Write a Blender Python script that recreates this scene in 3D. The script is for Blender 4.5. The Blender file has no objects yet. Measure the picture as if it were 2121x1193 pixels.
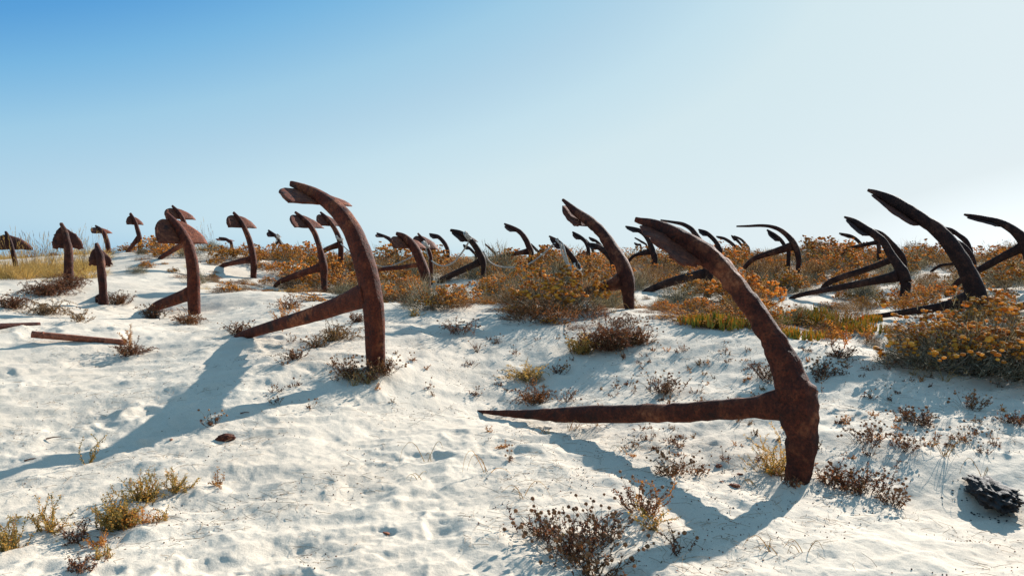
import bpy, math, random
import numpy as np
from mathutils import Vector, Matrix, noise as mnoise
R = math.radians
scene = bpy.context.scene
col = scene.collection
random.seed(7)

# ------------------------------------------------------------------ camera
EYE = 1.5
F = 1633.0                      # focal length in pixels of the 2121 wide photograph
PITCH = math.atan((596.5 - 530.0) / F)
cam_d = bpy.data.cameras.new('camera')
cam_d.sensor_width = 36.0
cam_d.lens = 36.0 * F / 2121.0
cam_d.clip_start = 0.05
cam_d.clip_end = 6000
cam = bpy.data.objects.new('camera', cam_d)
cam.location = (0, 0, EYE)
cam.rotation_euler = (R(90) - PITCH, 0, 0)
col.objects.link(cam)
scene.camera = cam

# ------------------------------------------------------------------ light
SUN_AZ, SUN_EL = R(37.5), R(25)        # azimuth to the right of the view axis (+Y)
world = bpy.data.worlds.new('World')
scene.world = world
world.use_nodes = True
wn = world.node_tree
wn.nodes.clear()
wo = wn.nodes.new('ShaderNodeOutputWorld')
wb = wn.nodes.new('ShaderNodeBackground')
ws = wn.nodes.new('ShaderNodeTexSky')
ws.sky_type = 'NISHITA'
ws.sun_disc = False
ws.sun_elevation = SUN_EL
ws.sun_rotation = SUN_AZ
ws.altitude = 0
ws.air_density = 1.0
ws.dust_density = 0.5
ws.ozone_density = 2.0
wb.inputs['Strength'].default_value = 0.12
# sky colours picked by brightness: above the lowest stops they run from clear blue to pale haze round the sun and the horizon
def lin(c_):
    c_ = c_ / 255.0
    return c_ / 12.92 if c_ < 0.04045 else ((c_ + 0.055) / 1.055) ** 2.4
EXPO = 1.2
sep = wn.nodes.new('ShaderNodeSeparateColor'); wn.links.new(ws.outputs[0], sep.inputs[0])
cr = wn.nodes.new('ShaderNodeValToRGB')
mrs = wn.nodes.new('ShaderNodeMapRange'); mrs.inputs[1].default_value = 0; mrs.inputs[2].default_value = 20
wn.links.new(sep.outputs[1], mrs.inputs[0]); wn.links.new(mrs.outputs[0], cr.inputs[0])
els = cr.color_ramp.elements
stops = [(148, (124, 172, 212)), (158, (98, 164, 216)), (164, (88, 159, 217)), (172, (122, 183, 225)), (182, (160, 204, 230)), (190, (178, 212, 232)), (198, (196, 224, 237)), (208, (212, 232, 239)), (226, (224, 238, 243)), (245, (236, 242, 244))]  # lowest stops pale the unseen overhead sky, added to lift fill in shade
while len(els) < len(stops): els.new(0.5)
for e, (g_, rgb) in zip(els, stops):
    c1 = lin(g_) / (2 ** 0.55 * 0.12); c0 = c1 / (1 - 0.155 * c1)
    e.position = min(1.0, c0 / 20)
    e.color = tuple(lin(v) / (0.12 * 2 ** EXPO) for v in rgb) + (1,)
# towards the sun the haze goes on brightening with the physical sky
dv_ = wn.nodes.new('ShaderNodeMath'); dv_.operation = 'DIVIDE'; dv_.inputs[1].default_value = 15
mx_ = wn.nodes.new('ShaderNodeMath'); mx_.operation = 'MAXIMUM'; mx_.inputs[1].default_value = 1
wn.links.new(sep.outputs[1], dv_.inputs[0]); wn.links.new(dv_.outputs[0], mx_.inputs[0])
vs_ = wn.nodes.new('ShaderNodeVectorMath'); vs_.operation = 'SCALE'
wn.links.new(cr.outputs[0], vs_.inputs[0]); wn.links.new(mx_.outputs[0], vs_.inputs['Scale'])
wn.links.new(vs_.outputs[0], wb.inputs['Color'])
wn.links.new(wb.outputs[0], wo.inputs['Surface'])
sun_d = bpy.data.lights.new('sun', 'SUN')
sun_d.energy = 4.0
sun_d.angle = R(0.5)
sun_d.color = (1.0, 0.955, 0.895)
sun = bpy.data.objects.new('sun', sun_d)
S = Vector((math.sin(SUN_AZ) * math.cos(SUN_EL), math.cos(SUN_AZ) * math.cos(SUN_EL), math.sin(SUN_EL)))
sun.rotation_euler = S.to_track_quat('Z', 'Y').to_euler()
sun.location = (20, 30, 20)
col.objects.link(sun)
scene.view_settings.view_transform = 'Standard'
scene.view_settings.look = 'None'
scene.view_settings.gamma = 1
scene.view_settings.use_curve_mapping = False
scene.view_settings.exposure = EXPO
scene.cycles.max_bounces = 6
scene.cycles.transparent_max_bounces = 4

# ------------------------------------------------------------------ pixel to world helpers
CP, SP = math.cos(PITCH), math.sin(PITCH)
def ray(px, py):
    a = (px - 1060.5) / F; b = -(py - 596.5) / F
    # camera looks along +Y, pitched down
    return Vector((a, CP + b * SP, -SP + b * CP))
def at(px, py, d):
    r = ray(px, py)
    return Vector((0, 0, EYE)) + r * (d / r.y)
def to_px(p):
    v = Vector(p) - Vector((0, 0, EYE))
    yc = v.y * CP - v.z * SP
    zc = v.y * SP + v.z * CP
    return 1060.5 + F * v.x / yc, 596.5 - F * zc / yc

# ------------------------------------------------------------------ anchor measurements
# arm and shank: (pixel x, pixel y, thickness in pixels) from the foot up to the tip / from the crown outwards;
# d is the depth in metres of the foot, phi the heading of the shank to the left of the view axis
A = []
def anc(d, phi, arm, shank=None, palm=None, tone=0, label='', veg=1, **k):
    A.append(dict(d=d, phi=phi, arm=arm, shank=shank, palm=palm, tone=tone, label=label, veg=veg, **k))

anc(5.0, 43, [(1648,1004,48),(1657,955,52),(1659,905,60),(1652,856,76),(1645,815,78),(1630,765,58),(1600,705,49),(1565,646,43),(1525,594,40),(1490,551,42),(1450,519,42),(1400,487,34),(1355,467,24),(1318,455,11)],
    [(1625,838,44),(1500,848,43),(1382,855,38),(1187,859,33),(1066,857,16),(985,852,5)], (0.72, 0.31, 0.02), 0.25,
    'large dark rusty anchor nearest the camera, long shank lying left over open sand', veg=0, rough=2.4, flare=.5)
anc(7.5, 47, [(778,772,37),(777,718,40),(776,668,42),(770,614,44),(757,553,44),(742,507,40),(724,468,36),(697,434,32),(662,407,25),(631,391,18),(604,381,12)],
    [(762,610,46),(743,617,44),(650,651,32),(500,697,19)], (0.62, 0.38, 0.05), 0.0,
    'tall reddish brown anchor on bare sand left of the centre, with broad rusty palm', veg=0, rough=0.5)
anc(12.0, 53, [(403,658,26),(401,609,28),(400,561,27),(392,516,24),(380,489,21),(365,466,17),(347,445,9)],
    [(396,607,26),(360,621,24),(320,637,19)], (0.66, 0.41, 0.04), 0.0,
    'reddish anchor on the left sand slope whose bright rust palm is lit by the sun', veg=0, rough=0.4)
anc(12.5, 32, [(214,634,24),(213,600,20),(210,561,21),(208,535,19),(203,517,16),(200,507,10)],
    [(211,622,26),(194,624,20),(184,622,13)], (0.40, 0.17, 0.02), 0.55,
    'short corroded anchor stub with flaking shaft, standing low on the left sand slope', veg=0, rough=2.2)
anc(14.5, 32, [(143,588,24),(142,560,23),(142,525,21),(139,500,18),(134,480,14),(127,464,9)],
    None, (0.52, 0.25, 0.02), 0.5,
    'thick anchor seen end on with arrow shaped palm and orange rust patch, far left bank', veg=0, rough=2.2)
anc(17.0, 36, [(33,552,12),(28,530,12),(23,508,11),(17,492,10),(12,481,6)],
    None, (0.48, 0.38, 0.03), 0.6, 'brown anchor with wide dark palm in yellow grass at the left edge', rough=1.2)
anc(23.5, 52, [(225,530,11),(223,507,11),(217,487,10),(210,477,8),(198,468,4)],
    None, (0.5, 0.30, 0.03), 0.1, 'thin far anchor with flat narrow palm on the ridge behind the corroded stub')
anc(22.0, 52, [(290,520,10),(289.5,495,10.5),(284,473,9),(279,458,8),(270,443,6)],
    [(286,494,10),(264,523,8)], (0.42, 0.24, 0.02), 0.4, 'slim upright anchor on the sandy crest with its shank sloping down left')
anc(18.0, 52, [(390,520,10),(387,480,10),(380,458,10),(370,441,9),(357,427,5)],
    [(384,503,12),(355,520,11),(332,535,9)], (0.5, 0.36, 0.03), 0.1, 'rusty anchor directly behind the one with the sunlit palm')
anc(30.0, 52, [(480,510,7),(474,500,7),(466,495,6),(454,492.5,3)],
    None, (0.5, 0.36, 0.03), 0.3, 'tiny far anchor tip showing above the ridge between two rusty anchors')
anc(17.5, 52, [(525,576,13),(525,541,14),(519,506,13),(508,476,11),(496,455,9),(484,441,6)],
    [(521,537,14),(462,550,9)], (0.5, 0.36, 0.03), 0.2, 'brown anchor rising from orange shrubs with rounded palm, shank running left')
anc(26.0, 52, [(590,520,8),(581,503,8),(572,490,7),(556,477.5,4)],
    [(575,502,5),(566,516,4)], (0.42, 0.26, 0.03), 0.6, 'small dark anchor on the ridge with a loop of rope tied round it')
anc(15.5, 52, [(672,608,14),(671,576,14),(670,553,18),(662,514,12),(650,480,11),(632,457,10),(612,440,5)],
    [(665,553,16),(620,568,13),(579,584,10)], (0.55, 0.36, 0.03), 0.2, 'brown anchor with a knobbed crown just left of the tall reddish anchor')
anc(19.0, 52, [(706,536,12),(706,514,12),(703,496,12),(692,472,10),(677,453,9),(664,440,4)],
    [(702,507,12),(672,519,10)], (0.52, 0.34, 0.03), 0.3, 'anchor with rope wound round its arm, seen through the bend of the tall reddish anchor')
anc(23.0, 40, [(823,533,8),(820.5,523,8),(817,512,8),(810,499,8),(800,491.5,7),(781,483,3)],
    [(817,524,8),(784,547,7)], (0.42, 0.24, 0.02), 0.6, 'small dark anchor in view just right of the tall reddish anchor')
anc(15.0, 48, [(882,600,20),(880,569,22),(872,543,20),(863,523,19),(852,506,18),(838,492,14),(822,484,8)],
    [(864,549,9),(830,554,9),(784,559,8)], (0.52, 0.40, 0.05), 0.15, 'purplish rust anchor with spoon shaped palm, rising from orange shrubs')
anc(18.0, 44, [(893,568,9),(893,551,9),(891,528,9),(885,514,9),(879,500,9),(873,493,7),(866,484,4)],
    None, (0.5, 0.34, 0.03), 0.3, 'slender anchor with a rope knot below its palm, behind the purplish anchor')
anc(22.0, 40, [(928,530,8),(927,518,9),(922,506,9),(914,496,8.5),(905,489.5,8),(890,485,4)],
    None, (0.45, 0.18, 0.02), 0.7, 'dark curved anchor between the rope knot and the roped black anchor')
anc(30.0, 40, [(921,527,5),(914,523,5),(904,521.5,3)], None, (0.3, 0.12, 0.02), 0.8,
    'tiny dark anchor tip low on the skyline above the sagging rope')
anc(17.0, 40, [(1001,562,10),(1001,550,13),(998,536,16),(990,519,14),(979,503,13),(966,490,12),(950,482,11),(934,477,6)],
    [(993,543,14),(955,561,13),(915,580,12)], (0.50, 0.24, 0.04), 0.85,
    'black anchor with rope looped over its arm and thick shank in the bushes')
anc(28.0, 40, [(986,531,6),(981,523,6),(972,514,6),(960,508,4)], None, (0.4, 0.16, 0.02), 0.9,
    'small black anchor peeping between rope and roped black anchor')
anc(30.0, 40, [(1027,531,5),(1018,518,5),(1005,506,3)], None, None, 0.4,
    'tiny pale brown anchor tip among tall grass right of the roped black anchor')
anc(20.0, 40, [(1099,540,10),(1100,525,13),(1095,510,13),(1088,495,12),(1077,481,10),(1062,472,8),(1045,464,4)],
    [(1093,521,12),(1065,526,9),(1040,531,7)], (0.52, 0.22, 0.04), 0.5,
    'brown hooked anchor on the skyline above the sagging rope, shank to the left')
anc(26.0, 40, [(1117,528,5),(1110,517,6),(1100,506,4)], None, None, 0.8,
    'thin black anchor arm just behind the brown hooked anchor')
anc(24.0, 42, [(1156,548,9),(1146,530,10),(1133,521,10),(1118,519,6)], None, (0.4, 0.2, 0.03), 0.8,
    'low hunched dark anchor behind the rope, left of the coiled rope')
anc(17.0, 40, [(1198.5,582,13),(1198,566,14),(1193,546,14),(1181.5,528,12),(1168,512,10),(1155,500,9),(1138,489.5,4)],
    None, (0.42, 0.2, 0.03), 0.85, 'black anchor wrapped in a tangle of rope, left of the big forked anchor')
anc(23.0, 40, [(1219,528,8),(1217.5,512,8),(1211,499,8),(1200,490,8),(1186,481,4)],
    [(1215,525,7),(1197,529,4)], (0.42, 0.2, 0.03), 0.8, 'small black anchor on the skyline with palm toward the roped one')
anc(27.0, 40, [(1229,525,6),(1223,509,6),(1213,496,3)], None, (0.3, 0.14, 0.02), 0.8,
    'thin black anchor arm left of a hunched black anchor on the skyline')
anc(27.5, 40, [(1250,520,6),(1245,510,7),(1234,499,6),(1220,492,3)], None, (0.35, 0.14, 0.02), 0.8,
    'black anchor arm farthest back, left of the big forked anchor')
anc(20.0, 40, [(1269,548,10),(1261,530,12),(1249,518,12),(1236,510,11),(1215,505,6)], None, (0.45, 0.2, 0.03), 0.9,
    'hunched black anchor close behind the big forked anchor')
anc(11.0, 40, [(1304,643,20),(1302.5,628,23),(1301,605,27),(1298,582,32),(1292,557,31),(1281,535,28),(1263,507.5,26),(1245,481,22),(1227,464.5,22),(1208.5,450,20),(1190,437,16),(1176,423,10),(1166,414,6)],
    [(1290,580,34),(1270,590,24),(1245,595,19),(1215,604,16)], (0.62, 0.22, 0.13), 0.45,
    'big grey brown anchor in the middle with a forked beak like tip', rough=1.4, fork=1)
anc(20.0, 40, [(1356,537,13),(1352.5,523.5,14),(1348,509,12),(1341,494,10),(1331,482,10),(1317,475,8),(1296,469.5,4)],
    [(1347,521,12),(1315,529,7)], (0.48, 0.22, 0.03), 0.85, 'black anchor on the skyline just left of the palm of the nearest anchor')
anc(30.0, 40, [(1341,514,4),(1329,501,4.5),(1315,493,3)], None, None, 0.9, 'thin black hook under the arm of a black skyline anchor')
anc(32.0, 40, [(1328,513,4),(1321,507,4.5),(1314,503.5,3)], None, (0.25, 0.12, 0.02), 0.9, 'small black leaf shaped tip lowest under a skyline anchor')
anc(15.0, 40, [(1466,606,16),(1467,565,18),(1463,535,16),(1453,507,14),(1443,489,11),(1431,474,10),(1414,464.5,8),(1394,460.5,6),(1369,456.5,4)],
    [(1462,566,18),(1400,581,18),(1338,604,12)], None, 0.85, 'black bare hook anchor rising behind the nearest anchor, no palm')
anc(21.0, 40, [(1491,526,12),(1489,513,11),(1481,499,9),(1469,487,9),(1460,481,8),(1447,476,4)],
    [(1487,513,10),(1471,517,7)], (0.36, 0.22, 0.03), 0.85, 'dark anchor with short palm right behind the bare hook anchor')
anc(26.0, 40, [(1528,518,8),(1524,513,8),(1514,503,7),(1499.5,494,6),(1484,490,3)], None, (0.3, 0.1, 0.02), 0.8,
    'dark curved anchor arm alone on the skyline right of the nearest anchor')
anc(30.0, 40, [(1539,519,5),(1535,507,5),(1525,496,6),(1515,488,3)], None, (0.3, 0.12, 0.02), 0.8,
    'left one of two thin dark arms close together on the skyline')
anc(29.0, 40, [(1552,519,5),(1544,506,5.5),(1535,496,5),(1520,489,3)], None, None, 0.8,
    'right one of two thin dark arms close together on the skyline')
anc(16.0, 42, [(1652,566,9),(1654,547,10),(1653,528,12),(1645,506,13),(1631,488,11),(1613,475,9),(1594,469,7),(1574,467.5,6),(1551,468.5,5),(1526,469,3.5)],
    [(1640,511,17),(1600,523,13),(1560,537,10)], None, 0.7, 'dark anchor with a long flat pointed hook and no palm, right of centre')
anc(18.0, 40, [(1633,540,8),(1633,518,9),(1625,508,8),(1617,497,8),(1605,488,9),(1589,476.5,4)], None, (0.42, 0.18, 0.03), 0.85,
    'black anchor nested inside the curve of the long flat hook')
anc(30.0, 40, [(1691,516,4),(1678,508,5),(1665,502.5,3)], None, (0.25, 0.14, 0.02), 0.8, 'tiny black tip on the skyline between hook anchor and crossed anchors')
anc(32.0, 40, [(1741,516,3.5),(1734,512.5,3.5),(1721,505,2.5)], None, None, 0.85, 'smallest thin black tip on the skyline left of a small forked arm')
anc(24.0, 40, [(1786,510,7),(1783,506,7),(1774,496,7),(1760.5,488.5,6.5),(1738.5,483.5,3.5)], None, (0.42, 0.14, 0.06), 0.8,
    'small dark arm with split tip on the skyline left of the crossed anchors')
anc(13.0, 40, [(1876,592,20),(1876,585,22),(1870,565,24),(1860,549,20),(1843.5,525,17),(1830,501,15),(1809,484.5,16),(1787,470.5,15),(1768.5,458,11),(1749,449.5,4)],
    [(1860,571,24),(1830,578,18),(1747,594,13),(1650,613,9)], (0.58, 0.28, 0.04), 0.9, 'black anchor at front of the crossed pair, sharp tip and long low shank')
anc(14.5, 40, [(1872,604,12),(1873,560,12),(1872,541,12),(1865,527.5,14),(1846,506,14),(1825,485,11),(1806,477,7)],
    [(1858,534,13),(1800,556,13),(1723,582,12)], None, 0.9, 'black anchor at back of the crossed pair, shank sloping into the shrubs')
anc(20.0, 40, [(1821,530,8),(1819,505,9),(1811,490,9),(1797,479,6)], [(1818,502,9),(1760,514,6)], None, 0.9,
    'thin black anchor mostly hidden behind the crossed pair with a straight shank')
anc(9.5, 40, [(2022,652,36),(2025,627,40),(2019,600,39),(2003,562,34),(1985,530,32),(1962,498,31),(1935,470.5,27),(1908,454,26),(1876,433,26),(1846,415,22),(1820,402,14),(1798,394,6)],
    [(2008,620,30),(1975,630,23),(1948,636,19),(1900,643,15),(1840,652,11),(1782,660,8)], (0.84, 0.30, 0.05), 0.8,
    'large black anchor at the right with a long pointed palm and thick foot', rough=1.2, flare=.3)
anc(21.0, 40, [(2009,524,12),(2006,513,12),(1999,498,11),(1984,486,9),(1970,477,9),(1952,471,4)], None, (0.38, 0.16, 0.03), 0.85,
    'dark anchor in the distance showing right behind the large black anchor')
anc(18.0, 40, [(2018,550,9),(2016.5,541,9),(2010,527.5,11),(1997,511,10),(1983,500,7)], [(2012,534,9),(1975,546,6),(1948,550,6)], None, 0.9,
    'stubby black anchor under the curve of the large black anchor')
anc(12.0, 40, [(2139,592,22),(2138,560,24),(2134,530,26),(2121,499,24),(2098.5,476.5,18),(2071.5,461.5,14),(2042,454,12),(2015,448.5,9),(1997,444.5,4)],
    [(2132,504,22),(2070,536,16),(2023,562,14),(1985,584,12)], (0.58, 0.22, 0.04), 0.85, 'black anchor cut off by the right edge, slim palm and raised shank')

for a in A:
    px, py, _ = a['arm'][0]
    a['B'] = at(px, py, a['d'])
    ph = R(a['phi'])
    a['u'] = Vector((-math.sin(ph), math.cos(ph), 0))
    a['n'] = Vector((math.cos(ph), math.sin(ph), 0))
    def onp(px, py, B=a['B'], n=a['n']):
        r = ray(px, py); o = Vector((0, 0, EYE))
        return o + r * ((B - o).dot(n) / r.dot(n))
    a['onp'] = onp
    if a['d'] in (12.5, 14.5, 17.0):       # seen end on: the bend cannot be read from the picture, lay it out in the plane
        pts = []
        zt = a['arm'][-1][1]; k = len(a['arm'])
        for i, (x, y, w) in enumerate(a['arm']):
            t = i / (k - 1)
            s = 0.42 * max(0, t - 0.40) ** 1.5
            p = a['B'] + a['u'] * s
            q = at(x, y, p.y)
            pts.append((Vector((q.x, p.y, q.z)), w * a['d'] / F))
        a['arm3'] = pts
    else:
        a['arm3'] = [(onp(x, y), w * onp(x, y).y / F) for x, y, w in a['arm']]
    if a['shank']:
        a['shank3'] = [(onp(x, y), w * onp(x, y).y / F) for x, y, w in a['shank']]

# ------------------------------------------------------------------ terrain height
ctl = []
def c(px, py, d, low=0.0):
    p = at(px, py, d); ctl.append((math.atan2(p.x, p.y), math.log(math.hypot(p.x, p.y)), p.z - low))
for x in (-400, 0, 500, 1000, 1500, 2121, 2500): c(x, 1193, 3.62)
for x in (-400, 0, 500, 1000, 1500, 2121, 2500): c(x, 1500, 2.45)
c(0,900,5.95); c(-300,880,6.0); c(0,760,7.8); c(-300,740,7.8); c(307,919,5.85); c(500,880,6.2); c(650,1000,5.0); c(0,1040,4.65)
c(300,720,9.0); c(160,700,9.0); c(60,655,10.5); c(0,600,13.0); c(-300,590,13); c(60,590,13.5)
c(1650,1003,5.0); c(2050,1080,4.6); c(2121,900,6.0); c(2500,900,6.0); c(1900,950,5.4)
c(1300,860,6.8); c(1050,900,6.2); c(900,760,8.1); c(860,850,7.0); c(1250,745,8.5)
c(1000,638,11.0); c(1130,660,10.2); c(1300,652,10.4); c(1450,680,9.4); c(1700,708,8.6); c(1860,770,7.5); c(2121,800,7.2); c(1750,760,7.6); c(2500,800,7.2)
c(820,640,11.0); c(450,610,13.2); c(550,625,12.6); c(650,650,11.2)
c(403,655,12.0); c(214,632,12.5); c(143,585,14.5); c(775,772,7.5)
c(260,560,16.0); c(180,560,16.5); c(0,560,17,.1); c(240,535,20,.05); c(430,540,18,.1); c(60,545,19,.15); c(-300,545,19,.1)
L = 0.24
c(665,607,15.5,.05); c(525,574,17.5,.05); c(882,596,15,.12); c(1003,575,16.5,L); c(1100,600,13,L); c(1303,637,11,.05); c(1475,620,13,L)
c(1600,625,12.5,.12); c(1650,575,16.5,L); c(1876,600,13,L); c(2026,655,9.5,.12); c(2100,598,12,.05); c(2121,640,10.2,.1); c(2500,640,10,.1)
c(1700,650,10.6,.1); c(1850,690,9.0,.15); c(1400,600,14,L)
for x, y, d in ((-300,528,23),(0,530,23),(240,516,22.5),(430,512,21.5),(620,528,24),(800,533,25),(1000,531,25),(1200,528,26),(1400,525,27),(1600,522,27),(1800,520,27),(2000,523,26),(2121,525,26),(2500,525,26)):
    c(x, y, d, .36 if x > 450 else .12)
    c(x, y + 4, d + 5, .55)
for key in (1, 3, 6):                    # places where a shank visibly enters the sand
    pass
for i in (0, 1, 2):
    p, w = A[i]['shank3'][-1]
    ctl.append((math.atan2(p.x, p.y), math.log(math.hypot(p.x, p.y)), p.z - 0.02))
ctl = np.array(ctl)
def _phi(r2):
    return 0.5 * r2 * np.log(r2 + 1e-12)
_P = ctl[:, :2]; _z = ctl[:, 2]; _n = len(_P)
_K = _phi(((_P[:, None] - _P[None]) ** 2).sum(-1)) + np.eye(_n) * 2e-4
_Q = np.c_[np.ones(_n), _P]
_M = np.block([[_K, _Q], [_Q.T, np.zeros((3, 3))]])
_W = np.linalg.solve(_M, np.r_[_z, 0, 0, 0])

def _hash(ix, iy, s):
    h = (ix.astype(np.int64) * 374761393 + iy.astype(np.int64) * 668265263 + s * 1442695041) & 0x7fffffff
    h = ((h ^ (h >> 13)) * 1274126177) & 0x7fffffff
    h = ((h ^ (h >> 16)) * 2246822519) & 0x7fffffff
    return ((h ^ (h >> 15)) & 0xffffff) / float(0x1000000)
def gn(x, y, s=0):
    """smooth gradient noise, about -1..1"""
    ix = np.floor(x); iy = np.floor(y); fx = x - ix; fy = y - iy
    ux = fx * fx * fx * (fx * (fx * 6 - 15) + 10); uy = fy * fy * fy * (fy * (fy * 6 - 15) + 10)
    def g(dx, dy):
        a = _hash(ix + dx, iy + dy, s) * 2 * np.pi
        return np.cos(a) * (fx - dx) + np.sin(a) * (fy - dy)
    a = g(0, 0) * (1 - ux) + g(1, 0) * ux
    b = g(0, 1) * (1 - ux) + g(1, 1) * ux
    return (a * (1 - uy) + b * uy) * 1.5
def dimples(x, y, cell, amp, s, prob=0.8):
    """trodden dips: one randomly turned oval per cell, with a low rim"""
    X = x / cell; Y = y / cell; ix = np.floor(X); iy = np.floor(Y)
    out = np.zeros_like(x)
    for dx in (-1, 0, 1):
        for dy in (-1, 0, 1):
            cx = ix + dx; cy = iy + dy
            px = cx + _hash(cx, cy, s); py = cy + _hash(cx, cy, s + 1)
            an = _hash(cx, cy, s + 2) * np.pi * 2
            on = (_hash(cx, cy, s + 3) < prob) * (0.3 + 0.7 * _hash(cx, cy, s + 4))
            qx = X - px; qy = Y - py
            a = (qx * np.cos(an) + qy * np.sin(an)) / 0.52; b = (-qx * np.sin(an) + qy * np.cos(an)) / 0.27
            skew = 1 + 0.5 * np.tanh(a * 2)
            r = np.sqrt(a * a + b * b) + 1e-6
            out += on * amp * (-np.exp(-(r * 1.15) ** 3) * skew + 0.42 * np.exp(-((r - 1.15) / 0.28) ** 2))
    return out
def H(x, y, fine=True):
    x = np.atleast_1d(np.asarray(x, float)); y = np.atleast_1d(np.asarray(y, float))
    shp = x.shape
    x = x.ravel(); y = y.ravel()
    th = np.arctan2(x, y); r = np.hypot(x, y) + 1e-6
    tc = np.clip(th, -0.72, 0.72); lr = np.log(np.clip(r, 2.2, 31.0))
    z = np.empty_like(x)
    for i in range(0, len(x), 60000):
        a = tc[i:i + 60000]; b = lr[i:i + 60000]
        r2 = (a[:, None] - _P[None, :, 0]) ** 2 + (b[:, None] - _P[None, :, 1]) ** 2
        z[i:i + 60000] = _phi(r2) @ _W[:_n] + _W[_n] + _W[_n + 1] * a + _W[_n + 2] * b
    wb_ = np.clip((np.abs(th) - 0.85) / 1.2, 0, 1); wb_ = wb_ * wb_ * (3 - 2 * wb_)
    z = z * (1 - wb_) + 0.05 * wb_
    for k_ in (0, 1, 2, 3):                  # sand drifted against the feet, a scour on the lee side
        b_ = A[k_]['B']
        q2 = ((x - b_.x) ** 2 + (y - b_.y) ** 2)
        z += .038 * np.exp(-(np.sqrt(q2) / .20) ** 2) - .03 * np.exp(-(((x - b_.x + .22) ** 2 + (y - b_.y + .20) ** 2) / .018))
    far = np.clip((r - 29) / 22, 0, 1); far = far * far * (3 - 2 * far)
    z = z * (1 - far) + (-1.6 + 0.3 * gn(x / 15, y / 15, 5)) * far
    near = np.exp(-(r / 16.0) ** 2)
    z += 0.055 * gn(x / 1.5, y / 1.5, 1) * np.clip(r / 6, 0.3, 1)
    # low ridges that run with the wind, lower left to upper right
    ca, sa = math.cos(0.62), math.sin(0.62)
    p = x * ca + y * sa; q = -x * sa + y * ca
    w = gn(p / 0.9, q / 0.30, 11) + 0.35 * gn(x / 0.4, y / 0.4, 12)
    z += near * 0.034 * (1 - np.abs(w)) ** 1.6
    z += near * 0.022 * gn(x / 0.30, y / 0.30, 13) + near * 0.007 * gn(x / 0.12, y / 0.12, 14)
    if fine:
        left = 0.55 + 0.45 * np.tanh((1.2 - x) * 1.5)
        x0_, y0_ = x, y
        x = x + 0.07 * gn(x0_ / .22, y0_ / .22, 61) + .03 * gn(x0_ / .08, y0_ / .08, 63); y = y + 0.07 * gn(x0_ / .22, y0_ / .22, 62) + .03 * gn(x0_ / .08, y0_ / .08, 64)
        msk = np.clip(.55 + 1.3 * gn(x / 1.1, y / 1.1, 71), 0.08, 1.15); left = left * msk
        z += near * np.clip(.9 * left - .05, 0, 1) * np.clip((.9 - x) / .8, 0, 1) * dimples(x + .5, y + .2, 0.75, 0.055, 81, 0.7)
        z += near * left * dimples(x, y, 0.42, 0.034, 21, 0.6)
        z += near * (0.45 + 0.55 * left) * dimples(x + 3.3, y, 0.17, 0.008, 31, 0.45)
        z += near * dimples(x - 1.3, y, 0.075, 0.0035, 41, 0.5)
        x, y = x0_, y0_
        z += near * 0.007 * gn((x * ca + y * sa) / .30, (-x * sa + y * ca) / .045, 17) * (gn(x / .9, y / .9, 18) + .4)
        z += near * 0.0035 * gn(x / 0.05, y / 0.05, 15)
    return z.reshape(shp)
def h1(x, y):
    return float(H([x], [y])[0])
def ground(px, py, d0=2.6, d1=26):
    """first meeting of the view ray through a pixel with the sand"""
    ds = np.exp(np.linspace(math.log(d0), math.log(d1), 260))
    r = ray(px, py)
    xs = r.x / r.y * ds; zs = EYE + r.z / r.y * ds
    below = np.nonzero(zs < H(xs, ds, False))[0]
    d = ds[below[0]] if len(below) else d1
    x = r.x / r.y * d
    return Vector((x, d, h1(x, d)))

# ------------------------------------------------------------------ materials
def nodes(name):
    m = bpy.data.materials.new(name); m.use_nodes = True
    nt = m.node_tree; nt.nodes.clear()
    out = nt.nodes.new('ShaderNodeOutputMaterial')
    return m, nt, out
def N(nt, t, **k):
    n = nt.nodes.new(t)
    for a, b in k.items():
        if a in ('operation', 'blend_type', 'data_type', 'noise_dimensions', 'feature', 'distance', 'noise_type'): setattr(n, a, b)
        else: n.inputs[a].default_value = b
    return n
def ramp(nt, src, stops):
    r = nt.nodes.new('ShaderNodeValToRGB')
    e = r.color_ramp.elements
    while len(e) > len(stops): e.remove(e[-1])
    while len(e) < len(stops): e.new(0.5)
    for s, (p, cc) in zip(e, stops):
        s.position = p; s.color = (*cc, 1) if len(cc) == 3 else cc
    nt.links.new(src, r.inputs[0])
    return r
def mixc(nt, fac, a, b, bt='MIX'):
    m = nt.nodes.new('ShaderNodeMix'); m.data_type = 'RGBA'; m.blend_type = bt
    for s, v in ((m.inputs[0], fac), (m.inputs[6], a), (m.inputs[7], b)):
        if hasattr(v, 'links'): nt.links.new(v, s)
        elif isinstance(v, (int, float)): s.default_value = v
        else: s.default_value = (*v, 1)
    return m.outputs[2]

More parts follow.
